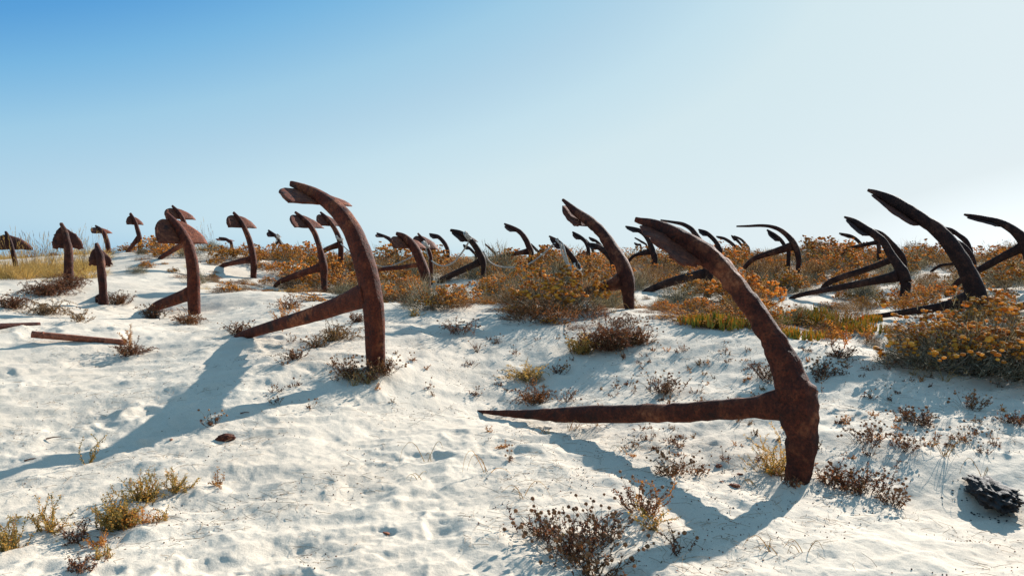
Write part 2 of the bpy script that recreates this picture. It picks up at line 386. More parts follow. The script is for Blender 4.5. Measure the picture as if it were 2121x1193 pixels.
def sand_mat():
    m, nt, out = nodes('white_sand')
    tc = N(nt, 'ShaderNodeTexCoord')
    n1 = N(nt, 'ShaderNodeTexNoise', Scale=0.9, Detail=6.0, Roughness=0.6)
    n2 = N(nt, 'ShaderNodeTexNoise', Scale=14.0, Detail=7.0, Roughness=0.7)
    n3 = N(nt, 'ShaderNodeTexNoise', Scale=190.0, Detail=3.0, Roughness=0.8)
    for n in (n1, n2, n3): nt.links.new(tc.outputs['Object'], n.inputs['Vector'])
    base = ramp(nt, n1.outputs[0], [(0.3, (0.58, 0.495, 0.395)), (0.7, (0.69, 0.60, 0.485))])
    g = ramp(nt, n3.outputs[0], [(0.30, (0.50, 0.47, 0.43)), (0.5, (0.95, 0.94, 0.92)), (0.72, (1.1, 1.08, 1.05))])
    cc = mixc(nt, 0.75, base.outputs[0], g.outputs[0], 'MULTIPLY')
    lit = ramp(nt, n2.outputs[0], [(0.60, (1, 1, 1)), (0.80, (0.66, 0.58, 0.48))])
    cc = mixc(nt, 0.55, cc, lit.outputs[0], 'MULTIPLY')
    # beyond the near sand the ground between the plants is littered with dry leaves
    geo = N(nt, 'ShaderNodeNewGeometry')
    sx = N(nt, 'ShaderNodeSeparateXYZ'); nt.links.new(geo.outputs['Position'], sx.inputs[0])
    mr = N(nt, 'ShaderNodeMapRange'); nt.links.new(sx.outputs[1], mr.inputs[0])
    mr.inputs[1].default_value = 22; mr.inputs[2].default_value = 34
    n4 = N(nt, 'ShaderNodeTexNoise', Scale=3.0, Detail=8.0, Roughness=0.75)
    nt.links.new(tc.outputs['Object'], n4.inputs['Vector'])
    scrub = ramp(nt, n4.outputs[0], [(0.35, (0.06, 0.05, 0.03)), (0.55, (0.16, 0.11, 0.05)), (0.7, (0.35, 0.3, 0.24))])
    cc = mixc(nt, mr.outputs[0], cc, scrub.outputs[0])
    b = N(nt, 'ShaderNodeBsdfPrincipled', Roughness=0.95)
    b.inputs['Specular IOR Level'].default_value = 0.15
    nt.links.new(cc, b.inputs['Base Color'])
    n5 = N(nt, 'ShaderNodeTexNoise', Scale=30.0, Detail=6.0, Roughness=0.65)
    nt.links.new(tc.outputs['Object'], n5.inputs['Vector'])
    b1 = N(nt, 'ShaderNodeBump', Strength=0.55, Distance=0.012); nt.links.new(n5.outputs[0], b1.inputs['Height'])
    b2 = N(nt, 'ShaderNodeBump', Strength=0.5, Distance=0.002); nt.links.new(n3.outputs[0], b2.inputs['Height']); nt.links.new(b1.outputs[0], b2.inputs['Normal'])
    nt.links.new(b2.outputs[0], b.inputs['Normal'])
    nt.links.new(b.outputs[0], out.inputs[0])
    return m

def rust_mat(name, tone, scale=1.0):
    """tone 0 = warm red brown rust, 1 = blackened iron"""
    m, nt, out = nodes(name)
    tc = N(nt, 'ShaderNodeTexCoord'); oi = N(nt, 'ShaderNodeObjectInfo')
    add = nt.nodes.new('ShaderNodeVectorMath'); add.operation = 'ADD'
    nt.links.new(tc.outputs['Object'], add.inputs[0]); nt.links.new(oi.outputs['Random'], add.inputs[1])
    v = add.outputs[0]
    n1 = N(nt, 'ShaderNodeTexNoise', Scale=11.0 * scale, Detail=8.0, Roughness=0.68)
    n2 = N(nt, 'ShaderNodeTexNoise', Scale=58.0 * scale, Detail=6.0, Roughness=0.75)
    n3 = N(nt, 'ShaderNodeTexVoronoi', Scale=26.0 * scale)
    n4 = N(nt, 'ShaderNodeTexNoise', Scale=2.3 * scale, Detail=4.0, Roughness=0.6)
    for n in (n1, n2, n3, n4): nt.links.new(v, n.inputs['Vector'])
    def lp(a, b): return tuple(x * (1 - tone) + y * tone for x, y in zip(a, b))
    k1 = lp((0.040, 0.010, 0.006), (0.004, 0.004, 0.005))
    k2 = lp((0.085, 0.018, 0.008), (0.011, 0.009, 0.009))
    k3 = lp((0.150, 0.038, 0.015), (0.040, 0.024, 0.018))
    r1 = ramp(nt, n1.outputs[0], [(0.32, k1), (0.5, k2), (0.68, k3)])
    r2 = ramp(nt, n2.outputs[0], [(0.36, (0.22, 0.20, 0.20)), (0.5, (1, 1, 1)), (0.66, (1.9, 1.6, 1.4))])
    cc = mixc(nt, 0.8, r1.outputs[0], r2.outputs[0], 'MULTIPLY')
    fl = ramp(nt, n4.outputs[0], [(0.54, (0, 0, 0)), (0.60, (.8, .8, .8))])
    n6 = N(nt, 'ShaderNodeTexNoise', Scale=30.0 * scale, Detail=5.0, Roughness=0.7); nt.links.new(v, n6.inputs['Vector'])
    scale_c = ramp(nt, n6.outputs[0], [(0.38, lp((0.10, 0.022, 0.010), (0.02, 0.015, 0.014))), (0.55, lp((0.27, 0.080, 0.028), (0.05, 0.034, 0.028))), (0.70, lp((0.36, 0.15, 0.07), (0.09, 0.07, 0.06)))])
    cc = mixc(nt, fl.outputs[0], cc, scale_c.outputs[0])
    # blackened crust low on the metal and in broad patches
    n7 = N(nt, 'ShaderNodeTexNoise', Scale=3.7 * scale, Detail=6.0, Roughness=0.7); nt.links.new(v, n7.inputs['Vector'])
    bl = ramp(nt, n7.outputs[0], [(0.36, (.85, .85, .85)), (0.45, (0, 0, 0))])
    cc = mixc(nt, bl.outputs[0], cc, (0.016, 0.009, 0.008))
    b = N(nt, 'ShaderNodeBsdfPrincipled', Roughness=0.72)
    b.inputs['Specular IOR Level'].default_value = 0.18
    rr = N(nt, 'ShaderNodeMapRange'); nt.links.new(n2.outputs[0], rr.inputs[0]); rr.inputs[3].default_value = 0.55; rr.inputs[4].default_value = 0.95
    nt.links.new(rr.outputs[0], b.inputs['Roughness'])
    nt.links.new(cc, b.inputs['Base Color'])
    b1 = N(nt, 'ShaderNodeBump', Strength=0.9, Distance=0.018 / scale); nt.links.new(n1.outputs[0], b1.inputs['Height'])
    b2 = N(nt, 'ShaderNodeBump', Strength=0.8, Distance=0.006 / scale); nt.links.new(n2.outputs[0], b2.inputs['Height']); nt.links.new(b1.outputs[0], b2.inputs['Normal'])
    b3 = N(nt, 'ShaderNodeBump', Strength=0.25, Distance=0.006 / scale); nt.links.new(n3.outputs[0], b3.inputs['Height']); nt.links.new(b2.outputs[0], b3.inputs['Normal'])
    nt.links.new(b3.outputs[0], b.inputs['Normal'])
    nt.links.new(b.outputs[0], out.inputs[0])
    return m

def leaf_mat(name, stops, trans=0.35, rough=0.75, hue=0.25, tint=(1.0, 0.8, 0.45)):
    m, nt, out = nodes(name)
    geo = N(nt, 'ShaderNodeNewGeometry'); oi = N(nt, 'ShaderNodeObjectInfo')
    r = ramp(nt, geo.outputs['Random Per Island'], stops)
    var = ramp(nt, oi.outputs['Random'], [(0, (1 - hue, 1 - hue, 1 - hue)), (1, (1 + hue, 1 + hue * 0.7, 1 + hue * 0.4))])
    cc = mixc(nt, 1.0, r.outputs[0], var.outputs[0], 'MULTIPLY')
    b = N(nt, 'ShaderNodeBsdfPrincipled', Roughness=rough)
    b.inputs['Specular IOR Level'].default_value = 0.3
    nt.links.new(cc, b.inputs['Base Color'])
    if trans > 0:
        t = N(nt, 'ShaderNodeBsdfTranslucent')
        c2 = mixc(nt, 1.0, cc, tint, 'MULTIPLY')
        c3 = mixc(nt, 1.0, c2, (1.5, 1.5, 1.5), 'MULTIPLY')
        nt.links.new(c3, t.inputs['Color'])
        mx = N(nt, 'ShaderNodeMixShader'); mx.inputs[0].default_value = trans
        nt.links.new(b.outputs[0], mx.inputs[1]); nt.links.new(t.outputs[0], mx.inputs[2])
        nt.links.new(mx.outputs[0], out.inputs[0])
    else:
        nt.links.new(b.outputs[0], out.inputs[0])
    return m

# ------------------------------------------------------------------ object helpers
def tag(o, label=None, cat=None, group=None, kind=None):
    if label: o['label'] = label
    if cat: o['category'] = cat
    if group: o['group'] = group
    if kind: o['kind'] = kind
    return o
def mesh_from(name, v, f, mat, smooth=True):
    me = bpy.data.meshes.new(name)
    me.from_pydata([tuple(p) for p in v], [], f)
    me.materials.append(mat)
    if smooth: me.polygons.foreach_set('use_smooth', [True] * len(me.polygons))
    me.update()
    return me
def obj(name, me, parent=None, loc=None, rot=None, sc=None):
    o = bpy.data.objects.new(name, me)
    col.objects.link(o)
    if parent is not None: o.parent = parent
    if loc is not None: o.location = loc
    if rot is not None: o.rotation_euler = rot
    if sc is not None: o.scale = sc
    return o

# ------------------------------------------------------------------ sand
def build_sand():
    fine = np.arange(-0.80, 0.80001, 0.0021)
    coarse = np.linspace(0.80, 2 * math.pi - 0.80, 90)[1:-1]
    th = np.concatenate([fine, coarse])
    nr = int(math.log(34 / 2.7) / 0.0042)
    rr = np.concatenate([[0.4, 0.8, 1.2, 1.6, 2.0, 2.3, 2.5], 2.7 * np.exp(np.arange(nr) * 0.0042),
                         34 * np.exp(np.linspace(0.03, math.log(3200 / 34), 60))])
    T, Rr = np.meshgrid(th, rr)
    X = Rr * np.sin(T); Y = Rr * np.cos(T)
    Z = H(X.ravel(), Y.ravel()).reshape(X.shape)
    nT, nR = len(th), len(rr)
    V = np.c_[X.ravel(), Y.ravel(), Z.ravel()]
    V = np.vstack([V, [[0, 0, 0.05]]])
    i = np.arange(nR - 1)[:, None] * nT; j = np.arange(nT)[None]; j2 = (j + 1) % nT
    q = np.stack([i + j, i + nT + j, i + nT + j2, i + j2], -1).reshape(-1, 4)[:, ::-1]
    tri = np.stack([np.full(nT, len(V) - 1), np.arange(nT), (np.arange(nT) + 1) % nT], -1)[:, ::-1]
    me = bpy.data.meshes.new('sand')
    nl = q.size + tri.size
    me.vertices.add(len(V)); me.vertices.foreach_set('co', V.ravel())
    me.loops.add(nl); me.loops.foreach_set('vertex_index', np.concatenate([q.ravel(), tri.ravel()]))
    npoly = len(q) + len(tri)
    me.polygons.add(npoly)
    st = np.concatenate([np.arange(len(q)) * 4, q.size + np.arange(len(tri)) * 3])
    me.polygons.foreach_set('loop_start', st)
    me.polygons.foreach_set('use_smooth', np.ones(npoly, bool))
    me.update(calc_edges=True); me.validate()
    me.materials.append(sand_mat())
    # face up
    if me.polygons[0].normal.z < 0: me.flip_normals()
    return tag(obj('sand', me), kind='structure')
build_sand()

# ------------------------------------------------------------------ anchors
def catmull(pts, n):
    """pts: list of (Vector, width) -> resampled list, n steps per span"""
    P = [pts[0]] + list(pts) + [pts[-1]]
    out = []
    for i in range(1, len(P) - 2):
        p0, p1, p2, p3 = P[i - 1], P[i], P[i + 1], P[i + 2]
        for k in range(n):
            t = k / n
            def cr(a, b, c_, d):
                return 0.5 * ((2 * b) + (c_ - a) * t + (2 * a - 5 * b + 4 * c_ - d) * t * t + (3 * b - a - 3 * c_ + d) * t ** 3)
            out.append((cr(p0[0], p1[0], p2[0], p3[0]), max(0.004, cr(p0[1], p1[1], p2[1], p3[1]))))
    out.append(pts[-1])
    return out
def sweep(pts, nrm, step, depth=0.85, seg=14, power=2.7, rough=1.0, seed=0):
    """closed tube along pts, squarish section: width in the anchor's plane, depth across it"""
    V = []; Fc = []
    m = len(pts)
    for i, (p, w) in enumerate(pts):
        a = pts[max(i - 1, 0)][0]; b = pts[min(i + 1, m - 1)][0]
        t = (b - a).normalized()
        side = t.cross(nrm).normalized()
        for k in range(seg):
            an = 2 * math.pi * (k + 0.5) / seg
            ca, sa = math.cos(an), math.sin(an)
            q = (abs(ca) ** power + abs(sa) ** power) ** (-1 / power)
            dep = max(depth * w, 0.0) if w > 0.05 else w
            off = side * (ca * q * w / 2) + nrm * (sa * q * dep / 2)
            pos = p + off
            s = Vector((seed * 3.1, 0, 0))
            ns = mnoise.fractal((pos + s) * 9, 0.9, 2.1, 4) * 0.055 + mnoise.noise((pos + s) * 40) * 0.012
            pit = max(0.0, mnoise.noise((pos + s) * 16) - 0.25) * 0.10
            pos = pos + off * (ns - pit) * 1.3 * rough
            V.append(pos)
    for i in range(m - 1):
        for k in range(seg):
            k2 = (k + 1) % seg
            Fc.append((i * seg + k, i * seg + k2, (i + 1) * seg + k2, (i + 1) * seg + k))
    Fc.append(tuple(range(seg))[::-1])
    Fc.append(tuple((m - 1) * seg + k for k in range(seg)))
    return V, Fc
def palm_mesh(arm, nrm, L_, W_, gap, seed, rough, d, a_exp=0.6):
    """fluke plate on the inner side of the arm, narrowing to the tip"""
    # arc length from the tip
    pts = arm[::-1]
    acc = [0.0]
    for i in range(1, len(pts)): acc.append(acc[-1] + (pts[i][0] - pts[i - 1][0]).length)
    def at_len(s):
        s = max(0, min(s, acc[-1] - 1e-4))
        for i in range(1, len(acc)):
            if acc[i] >= s:
                f = (s - acc[i - 1]) / (acc[i] - acc[i - 1] + 1e-9)
                return pts[i - 1][0].lerp(pts[i][0], f), pts[i - 1][1] * (1 - f) + pts[i][1] * f
    s0 = 0.09 * L_ + 0.01
    mt = 18 if d < 16 else 9; kv = 14 if d < 16 else 8
    th = 0.026
    V = []; Fc = []
    rnd = random.Random(seed)
    for side_ in (0, 1):
        for i in range(mt + 1):
            f = i / mt
            s = s0 + (L_ - s0) * f
            p, w = at_len(s)
            p1, _ = at_len(s + 0.02); p0, _ = at_len(max(0, s - 0.02))
            t = (p1 - p0).normalized()
            outn = nrm.cross(t)
            if outn.z < 0: outn = -outn          # away from the hollow of the arm
            half = W_ * (math.sin(min(f * 0.97 + 0.03, 1) * math.pi / 2)) ** a_exp
            for j in range(kv + 1):
                v = -1 + 2 * j / kv
                hh = half * (1 + 0.05 * rough * mnoise.noise(Vector((seed, f * 5, v * 1.3))) + (0.05 * rough * mnoise.noise(Vector((seed, f * 14, v * 2))) if abs(v) > 0.99 else 0))
                c_ = p + nrm * (v * hh) - outn * (w * 0.34 + gap * 0.35) - t * 0
                if i == mt: c_ = c_ + t * 0.02 * rough * mnoise.noise(Vector((seed + 5, v * 5, 0)))
                c_ = c_ + outn * (0.0) + outn * (0.010 * rough * mnoise.noise(c_ * 9))
                edge = 0.35 if (abs(v) > 0.99 or i in (0, mt)) else 1.0
                V.append(c_ + outn * (th / 2 * edge * (1 if side_ else -1)))
    n1 = (mt + 1) * (kv + 1)
    idx = lambda s_, i, j: s_ * n1 + i * (kv + 1) + j
    for i in range(mt):
        for j in range(kv):
            Fc.append((idx(1, i, j), idx(1, i + 1, j), idx(1, i + 1, j + 1), idx(1, i, j + 1)))
            Fc.append((idx(0, i, j), idx(0, i, j + 1), idx(0, i + 1, j + 1), idx(0, i + 1, j)))
    for i in range(mt):
        Fc.append((idx(0, i, 0), idx(0, i + 1, 0), idx(1, i + 1, 0), idx(1, i, 0)))
        Fc.append((idx(0, i, kv), idx(1, i, kv), idx(1, i + 1, kv), idx(0, i + 1, kv)))
    for j in range(kv):
        Fc.append((idx(0, 0, j), idx(1, 0, j), idx(1, 0, j + 1), idx(0, 0, j + 1)))
        Fc.append((idx(0, mt, j), idx(0, mt, j + 1), idx(1, mt, j + 1), idx(1, mt, j)))
    return V, Fc
rust_cache = {}
def rust(tone):
    k = round(tone * 6) / 6
    if k not in rust_cache: rust_cache[k] = rust_mat('rusty_iron', k)
    return rust_cache[k]
palm_cache = {}
def rust_p(tone):
    k = round(tone * 3) / 3
    if k not in palm_cache:
        m = rust_mat('rusty_plate', k * 0.8, 1.6)
        palm_cache[k] = m
        for n in m.node_tree.nodes:
            if n.type == 'VALTORGB' and len(n.color_ramp.elements) == 3 and n.color_ramp.elements[2].color[0] < 0.4:
                for e, cc in zip(n.color_ramp.elements, ((0.07, 0.018, 0.009), (0.16, 0.042, 0.018), (0.30, 0.095, 0.038))):
                    kk = k * 0.8
                    e.color = tuple(a_ * (1 - kk) + b_ * kk for a_, b_ in zip(cc, (0.022, 0.017, 0.017))) + (1,)
    return palm_cache[k]
def build_anchor(a, i):
    d = a['d']; nrm = a['n']
    root = bpy.data.objects.new('anchor', None)
    root.empty_display_size = 0.2
    base = a['arm3'][0][0].copy()
    gz = h1(base.x, base.y)
    root.location = (base.x, base.y, gz)
    col.objects.link(root)
    tag(root, a['label'], 'anchor', 'old iron anchors standing in the dune')
    org = Vector(root.location)
    rough = a.get('rough', 0.8)
    arm = list(a['arm3'])
    p0, w0 = arm[0]
    zb = min(gz, p0.z) - 0.28
    down = (Vector((p0.x, p0.y, zb)) - a['u'] * -0.03, w0 * 0.95)
    arm = [down] + arm
    steps = 7 if d < 9 else (4 if d < 16 else 3)
    seg = 22 if d < 9 else (14 if d < 16 else 10)
    arm = catmull(arm, steps)
    V, Fc = sweep(arm, nrm, 0, 0.80, seg, 3.8 if d < 9 else 2.9, rough, i)
    obj('arm', mesh_from('arm', [v - org for v in V], Fc, rust(a['tone'])), root)
    if a['shank']:
        sh = list(a['shank3'])
        # start inside the arm, swell into it, end below the sand
        c0, cw = sh[0]; dr = (sh[1][0] - c0).normalized()
        sh[0] = (c0 - dr * 0.02, cw * 1.0)
        e0, ew = sh[-1]; de = (sh[-1][0] - sh[-2][0]).normalized()
        if a['veg'] or i in (1, 2, 3):
            sh.append((e0 + de * 0.22 + Vector((0, 0, -0.12)), ew * 0.9))
        else:
            sh.append((e0 + de * 0.10 + Vector((0, 0, -0.03)), ew * 0.7))
        # flare by the crown
        fl = []
        for (p, w) in catmull(sh, 9 if d < 9 else 4):
            s = (p - c0).length
            fl.append((p, w * (1 + a.get('flare', 0.16) * math.exp(-(s / (1.1 * cw)) ** 2))))
        V, Fc = sweep(fl, nrm, 0, 0.8, max(10, seg - 4), 2.6, rough, i + 50)
        obj('shank', mesh_from('shank', [v - org for v in V], Fc, rust(a['tone'])), root)
    if a['palm']:
        L_, W_, gap = a['palm']
        V, Fc = palm_mesh(arm, nrm, L_, W_, gap, i * 1.7 + 2, rough, d, 0.44 if a['tone'] < .35 and i else 0.66)
        obj('palm', mesh_from('palm', [v - org for v in V], Fc, rust_p(a['tone'])), root)
    return root
for i, a in enumerate(A):
    build_anchor(a, i)

# ------------------------------------------------------------------ plant meshes
PH = (1 + 5 ** 0.5) / 2
ICO_V = [Vector(v).normalized() for v in ((-1, PH, 0), (1, PH, 0), (-1, -PH, 0), (1, -PH, 0), (0, -1, PH), (0, 1, PH), (0, -1, -PH), (0, 1, -PH), (PH, 0, -1), (PH, 0, 1), (-PH, 0, -1), (-PH, 0, 1))]
ICO_F = [(0, 11, 5), (0, 5, 1), (0, 1, 7), (0, 7, 10), (0, 10, 11), (1, 5, 9), (5, 11, 4), (11, 10, 2), (10, 7, 6), (7, 1, 8), (3, 9, 4), (3, 4, 2), (3, 2, 6), (3, 6, 8), (3, 8, 9), (4, 9, 5), (2, 4, 11), (6, 2, 10), (8, 6, 7), (9, 8, 1)]
def subdiv(V, Fc):
    V = list(V); mid = {}; out = []
    def m(a, b):
        k = (min(a, b), max(a, b))
        if k not in mid:
            mid[k] = len(V); V.append(((V[a] + V[b]) / 2).normalized())
        return mid[k]
    for a, b, c_ in Fc:
        x, y, z = m(a, b), m(b, c_), m(c_, a)
        out += [(a, x, z), (b, y, x), (c_, z, y), (x, y, z)]
    return V, out
ICO2 = subdiv(ICO_V, ICO_F)
class G:
    def __init__(self, seed=0):
        self.v = []; self.f = []; self.r = random.Random(seed)
    def rdir(self, up=0.0):
        r = self.r
        while True:
            d = Vector((r.uniform(-1, 1), r.uniform(-1, 1), r.uniform(-1, 1)))
            if 0.05 < d.length < 1: break
        d.normalize(); d.z += up
        return d.normalized()
    def blade(self, p, d, L_, w, droop=0.0, seg=2):
        r = self.r
        side = d.cross(Vector((r.uniform(-1, 1), r.uniform(-1, 1), 0.3)))
        if side.length < 1e-3: side = Vector((1, 0, 0))
        side.normalize()
        n = len(self.v); q = p.copy(); dd = d.copy()
        for k in range(seg):
            ww = w * (1 - 0.55 * k / seg) / 2
            self.v += [q - side * ww, q + side * ww]
            dd = (dd + Vector((0, 0, -droop / seg))).normalized()
            q = q + dd * (L_ / seg)
        self.v.append(q)
        for k in range(seg - 1):
            a = n + 2 * k
            self.f.append((a, a + 1, a + 3, a + 2))
        a = n + 2 * (seg - 1)
        self.f.append((a, a + 1, a + 2))
        return q
    def leaf(self, p, d, L_, w):
        side = d.cross(self.rdir())
        if side.length < 1e-3: return
        side.normalize(); n = len(self.v); m = p + d * (L_ * 0.45)
        self.v += [p, m + side * (w / 2), p + d * L_, m - side * (w / 2)]
        self.f.append((n, n + 1, n + 2, n + 3))
    def tube(self, pts, r0, r1, k=3):
        n = len(self.v); m = len(pts)
        for i, p in enumerate(pts):
            t = (pts[min(i + 1, m - 1)] - pts[max(i - 1, 0)]).normalized()
            a = t.cross(Vector((0.3, 0.2, 1))) if abs(t.z) < 0.95 else t.cross(Vector((1, 0, 0)))
            a.normalize(); b = t.cross(a); r = r0 + (r1 - r0) * i / (m - 1)
            for j in range(k):
                an = 2 * math.pi * j / k
                self.v.append(p + a * (r * math.cos(an)) + b * (r * math.sin(an)))
        for i in range(m - 1):
            for j in range(k):
                j2 = (j + 1) % k
                self.f.append((n + i * k + j, n + i * k + j2, n + (i + 1) * k + j2, n + (i + 1) * k + j))
        self.f.append(tuple(n + (m - 1) * k + j for j in range(k)))
        self.f.append(tuple(n + j for j in range(k))[::-1])
    def ball(self, p, r, fine=False, squash=1.0, rough=0.12):
        V, Fc = ICO2 if fine else (ICO_V, ICO_F)
        n = len(self.v)
        for q in V:
            rr = r * (1 + self.r.uniform(-rough, rough))
            self.v.append(p + Vector((q.x * rr, q.y * rr, q.z * rr * squash)))
        self.f += [tuple(n + i for i in t) for t in Fc]
    def mesh(self, name, mat, smooth=False):
        return mesh_from(name, self.v, self.f, mat, smooth)

M = dict(
    grey=leaf_mat('grey_green_foliage', [(0, (0.035, 0.036, 0.022)), (0.45, (0.12, 0.115, 0.08)), (0.8, (0.25, 0.235, 0.18)), (1, (0.40, 0.37, 0.29))], 0.18),
    tan=leaf_mat('dry_tan_foliage', [(0, (0.045, 0.026, 0.014)), (0.5, (0.15, 0.09, 0.045)), (1, (0.36, 0.25, 0.13))], 0.22),
    red=leaf_mat('red_brown_foliage', [(0, (0.045, 0.02, 0.010)), (0.5, (0.13, 0.06, 0.025)), (1, (0.27, 0.14, 0.055))], 0.3, tint=(1, 0.7, 0.4)),
    gold=leaf_mat('golden_flower_heads', [(0, (0.20, 0.08, 0.012)), (0.35, (0.44, 0.19, 0.02)), (0.7, (0.66, 0.35, 0.035)), (1, (0.76, 0.46, 0.08))], 0.35, tint=(1, 0.82, 0.35), hue=.15),
    straw=leaf_mat('dry_straw_grass', [(0, (0.22, 0.15, 0.055)), (0.5, (0.38, 0.27, 0.10)), (1, (0.52, 0.40, 0.19))], 0.4, tint=(1, 0.85, 0.5)),
    green=leaf_mat('olive_leaves', [(0, (0.08, 0.075, 0.025)), (0.45, (0.26, 0.21, 0.07)), (0.75, (0.46, 0.32, 0.10)), (1, (0.48, 0.22, 0.05))], 0.42, hue=.12),
    ice=leaf_mat('ice_plant_fingers', [(0, (0.12, 0.15, 0.02)), (0.4, (0.36, 0.34, 0.05)), (0.75, (0.58, 0.38, 0.05)), (1, (0.50, 0.15, 0.03))], 0.4, rough=0.45, tint=(1, 0.9, 0.4)),
    orange=leaf_mat('orange_leaves', [(0, (0.16, 0.07, 0.02)), (0.5, (0.36, 0.17, 0.035)), (1, (0.46, 0.27, 0.08))], 0.4, tint=(1, 0.75, 0.4)),
    dark=leaf_mat('dark_brown_leaves', [(0, (0.035, 0.02, 0.013)), (0.5, (0.11, 0.046, 0.026)), (0.85, (0.24, 0.09, 0.04)), (1, (0.16, 0.14, 0.06))], 0.22),
    seed=leaf_mat('brown_seed_head', [(0, (0.10, 0.04, 0.018)), (0.6, (0.22, 0.10, 0.04)), (1, (0.33, 0.18, 0.08))], 0.0, hue=0.35),
    stem=leaf_mat('thin_stems', [(0, (0.12, 0.07, 0.035)), (1, (0.32, 0.21, 0.11))], 0.1),
    pale=leaf_mat('pale_bare_twigs', [(0, (0.26, 0.23, 0.19)), (1, (0.48, 0.44, 0.38))], 0.0),
)

def dome_shrub(seed, R_, Hh, n_stem, n_leaf, fol, heads, n_heads, leaf=(0.035, 0.006), blade=(0.16, 0.006), head_r=0.015, lobes=3):
    """returns (foliage mesh, heads mesh or None); several lobes make the crown uneven"""
    g = G(seed); r = g.r
    lob = [(Vector((r.uniform(-.45, .45) * R_, r.uniform(-.45, .45) * R_, 0)), r.uniform(.55, .95)) for _ in range(lobes)]
    def surf(low=0.0):
        c_, s_ = r.choice(lob)
        an = r.uniform(0, 2 * math.pi); el = math.asin(r.uniform(low, 1))
        k = s_ * (1 + 0.16 * math.sin(an * 3 + seed) + r.uniform(-.13, .13))
        return c_ + Vector((math.cos(an) * math.cos(el) * R_ * k, math.sin(an) * math.cos(el) * R_ * k, 0.04 + math.sin(el) * Hh * k)), c_
    for _ in range(n_stem):                     # woody stems from the root
        p, c_ = surf(0.05)
        o = c_ * 0.4 + Vector((r.uniform(-.03, .03), r.uniform(-.03, .03), -0.03))
        m_ = o.lerp(p, 0.5) + Vector((r.uniform(-.03, .03), r.uniform(-.03, .03), 0.03))
        g.tube([o, m_, p], 0.0035, 0.0016)
    for _ in range(n_leaf):                     # leafy shoots, spread through the outer half of the crown
        p, c_ = surf(0.0)
        o = c_ * 0.7
        t = r.random() ** 0.6
        q = o.lerp(p, 0.42 + 0.55 * t)
        d = ((p - o).normalized() + Vector((0, 0, 0.35)) + g.rdir() * 0.55).normalized()
        if r.random() < 0.45:
            g.blade(q, d, blade[0] * r.uniform(.5, 1.1), blade[1], 0.15)
        else:
            for k in range(3):
                g.leaf(q + d * (0.018 * k), (d + g.rdir() * 0.9).normalized(), leaf[0] * r.uniform(.6, 1.2), leaf[1] * r.uniform(.8, 1.4))
    hm = None
    if heads:
        h = G(seed + 99)
        while len(h.v) < n_heads * 12:
            p, c_ = surf(0.28)
            p = p + Vector((0, 0, 0.03))
            for _ in range(r.randint(2, 6)):
                q = p + Vector((r.gauss(0, .028), r.gauss(0, .028), r.gauss(0, .016)))
                h.ball(q, head_r * r.uniform(.7, 1.25), squash=0.72)
                g.tube([q - Vector((0, 0, 0.004)), q.lerp(c_ * 0.5, 0.16)], 0.0011, 0.0011)
        hm = h.mesh('flower_heads', M[heads], True)
    return g.mesh('foliage', M[fol]), hm

def grass_tuft(seed, n, L_, spread, w, droop, mat, plumes=0):
    g = G(seed); r = g.r
    for _ in range(n):
        a = r.uniform(0, 2 * math.pi); rr = spread * math.sqrt(r.random())
        p = Vector((math.cos(a) * rr, math.sin(a) * rr, -0.02))
        d = Vector((math.cos(a) * r.uniform(.1, .8), math.sin(a) * r.uniform(.1, .8), 1)).normalized()
        g.blade(p, d, L_ * r.uniform(.45, 1.1), w, droop * r.uniform(.4, 1.6), 4)
    for _ in range(plumes):
        a = r.uniform(0, 2 * math.pi)
        p = Vector((math.cos(a) * spread * .5, math.sin(a) * spread * .5, 0))
        d = Vector((r.uniform(-.35, .1), r.uniform(-.2, .2), 1)).normalized()
        Lp = L_ * r.uniform(1.6, 2.5)
        q = p + d * Lp * 0.55; e = q + (d + Vector((-.16, 0, -.02))).normalized() * Lp * .45
        g.tube([p, q, e], 0.0022, 0.0012)
        for k in range(7):
            g.leaf(e - (e - q) * (k * 0.045), ((e - q).normalized() + g.rdir() * 0.25).normalized(), 0.06, 0.005)
    return g.mesh('blades', M[mat])

def curl_grass(seed, n, L_, mat='straw'):
    g = G(seed); r = g.r
    for _ in range(n):
        a = r.uniform(0, 2 * math.pi); o = Vector((r.uniform(-.03, .03), r.uniform(-.03, .03), -.01))
        LL = L_ * r.uniform(.5, 1.1); out = Vector((math.cos(a), math.sin(a), 0)); hh = LL * r.uniform(.25, .75)
        pts = []
        for k in range(8):
            t = k / 7
            pts.append(o + out * (LL * t * 0.75) + Vector((0, 0, hh * math.sin(min(t * r.uniform(2.6, 2.9), 3.05)) * (1 - .2 * t))) + out.cross(Vector((0, 0, 1))) * (0.12 * LL * math.sin(t * 2.4)))
        g.tube(pts, 0.0026, 0.0010)
    return g.mesh('blades', M[mat])

def ice_plant(seed, R_, n):
    g = G(seed); r = g.r
    for _ in range(n):
        a = r.uniform(0, 2 * math.pi); rr = R_ * math.sqrt(r.random())
        c_ = Vector((math.cos(a) * rr, math.sin(a) * rr * 0.7, r.uniform(-.01, .03)))
        for k in range(r.randint(4, 7)):
            d = Vector((r.uniform(-.55, .55), r.uniform(-.55, .55), 1)).normalized()
            L_ = r.uniform(.05, .15) * (1.1 - .5 * rr / R_); w = r.uniform(.008, .012)
            m_ = c_ + d * L_ * .5; e = c_ + (d + Vector((0, 0, .35))).normalized() * L_
            n0 = len(g.v)
            g.tube([c_ + g.rdir() * .012, m_, e], w, w * .25)
    return g.mesh('fingers', M['ice'])

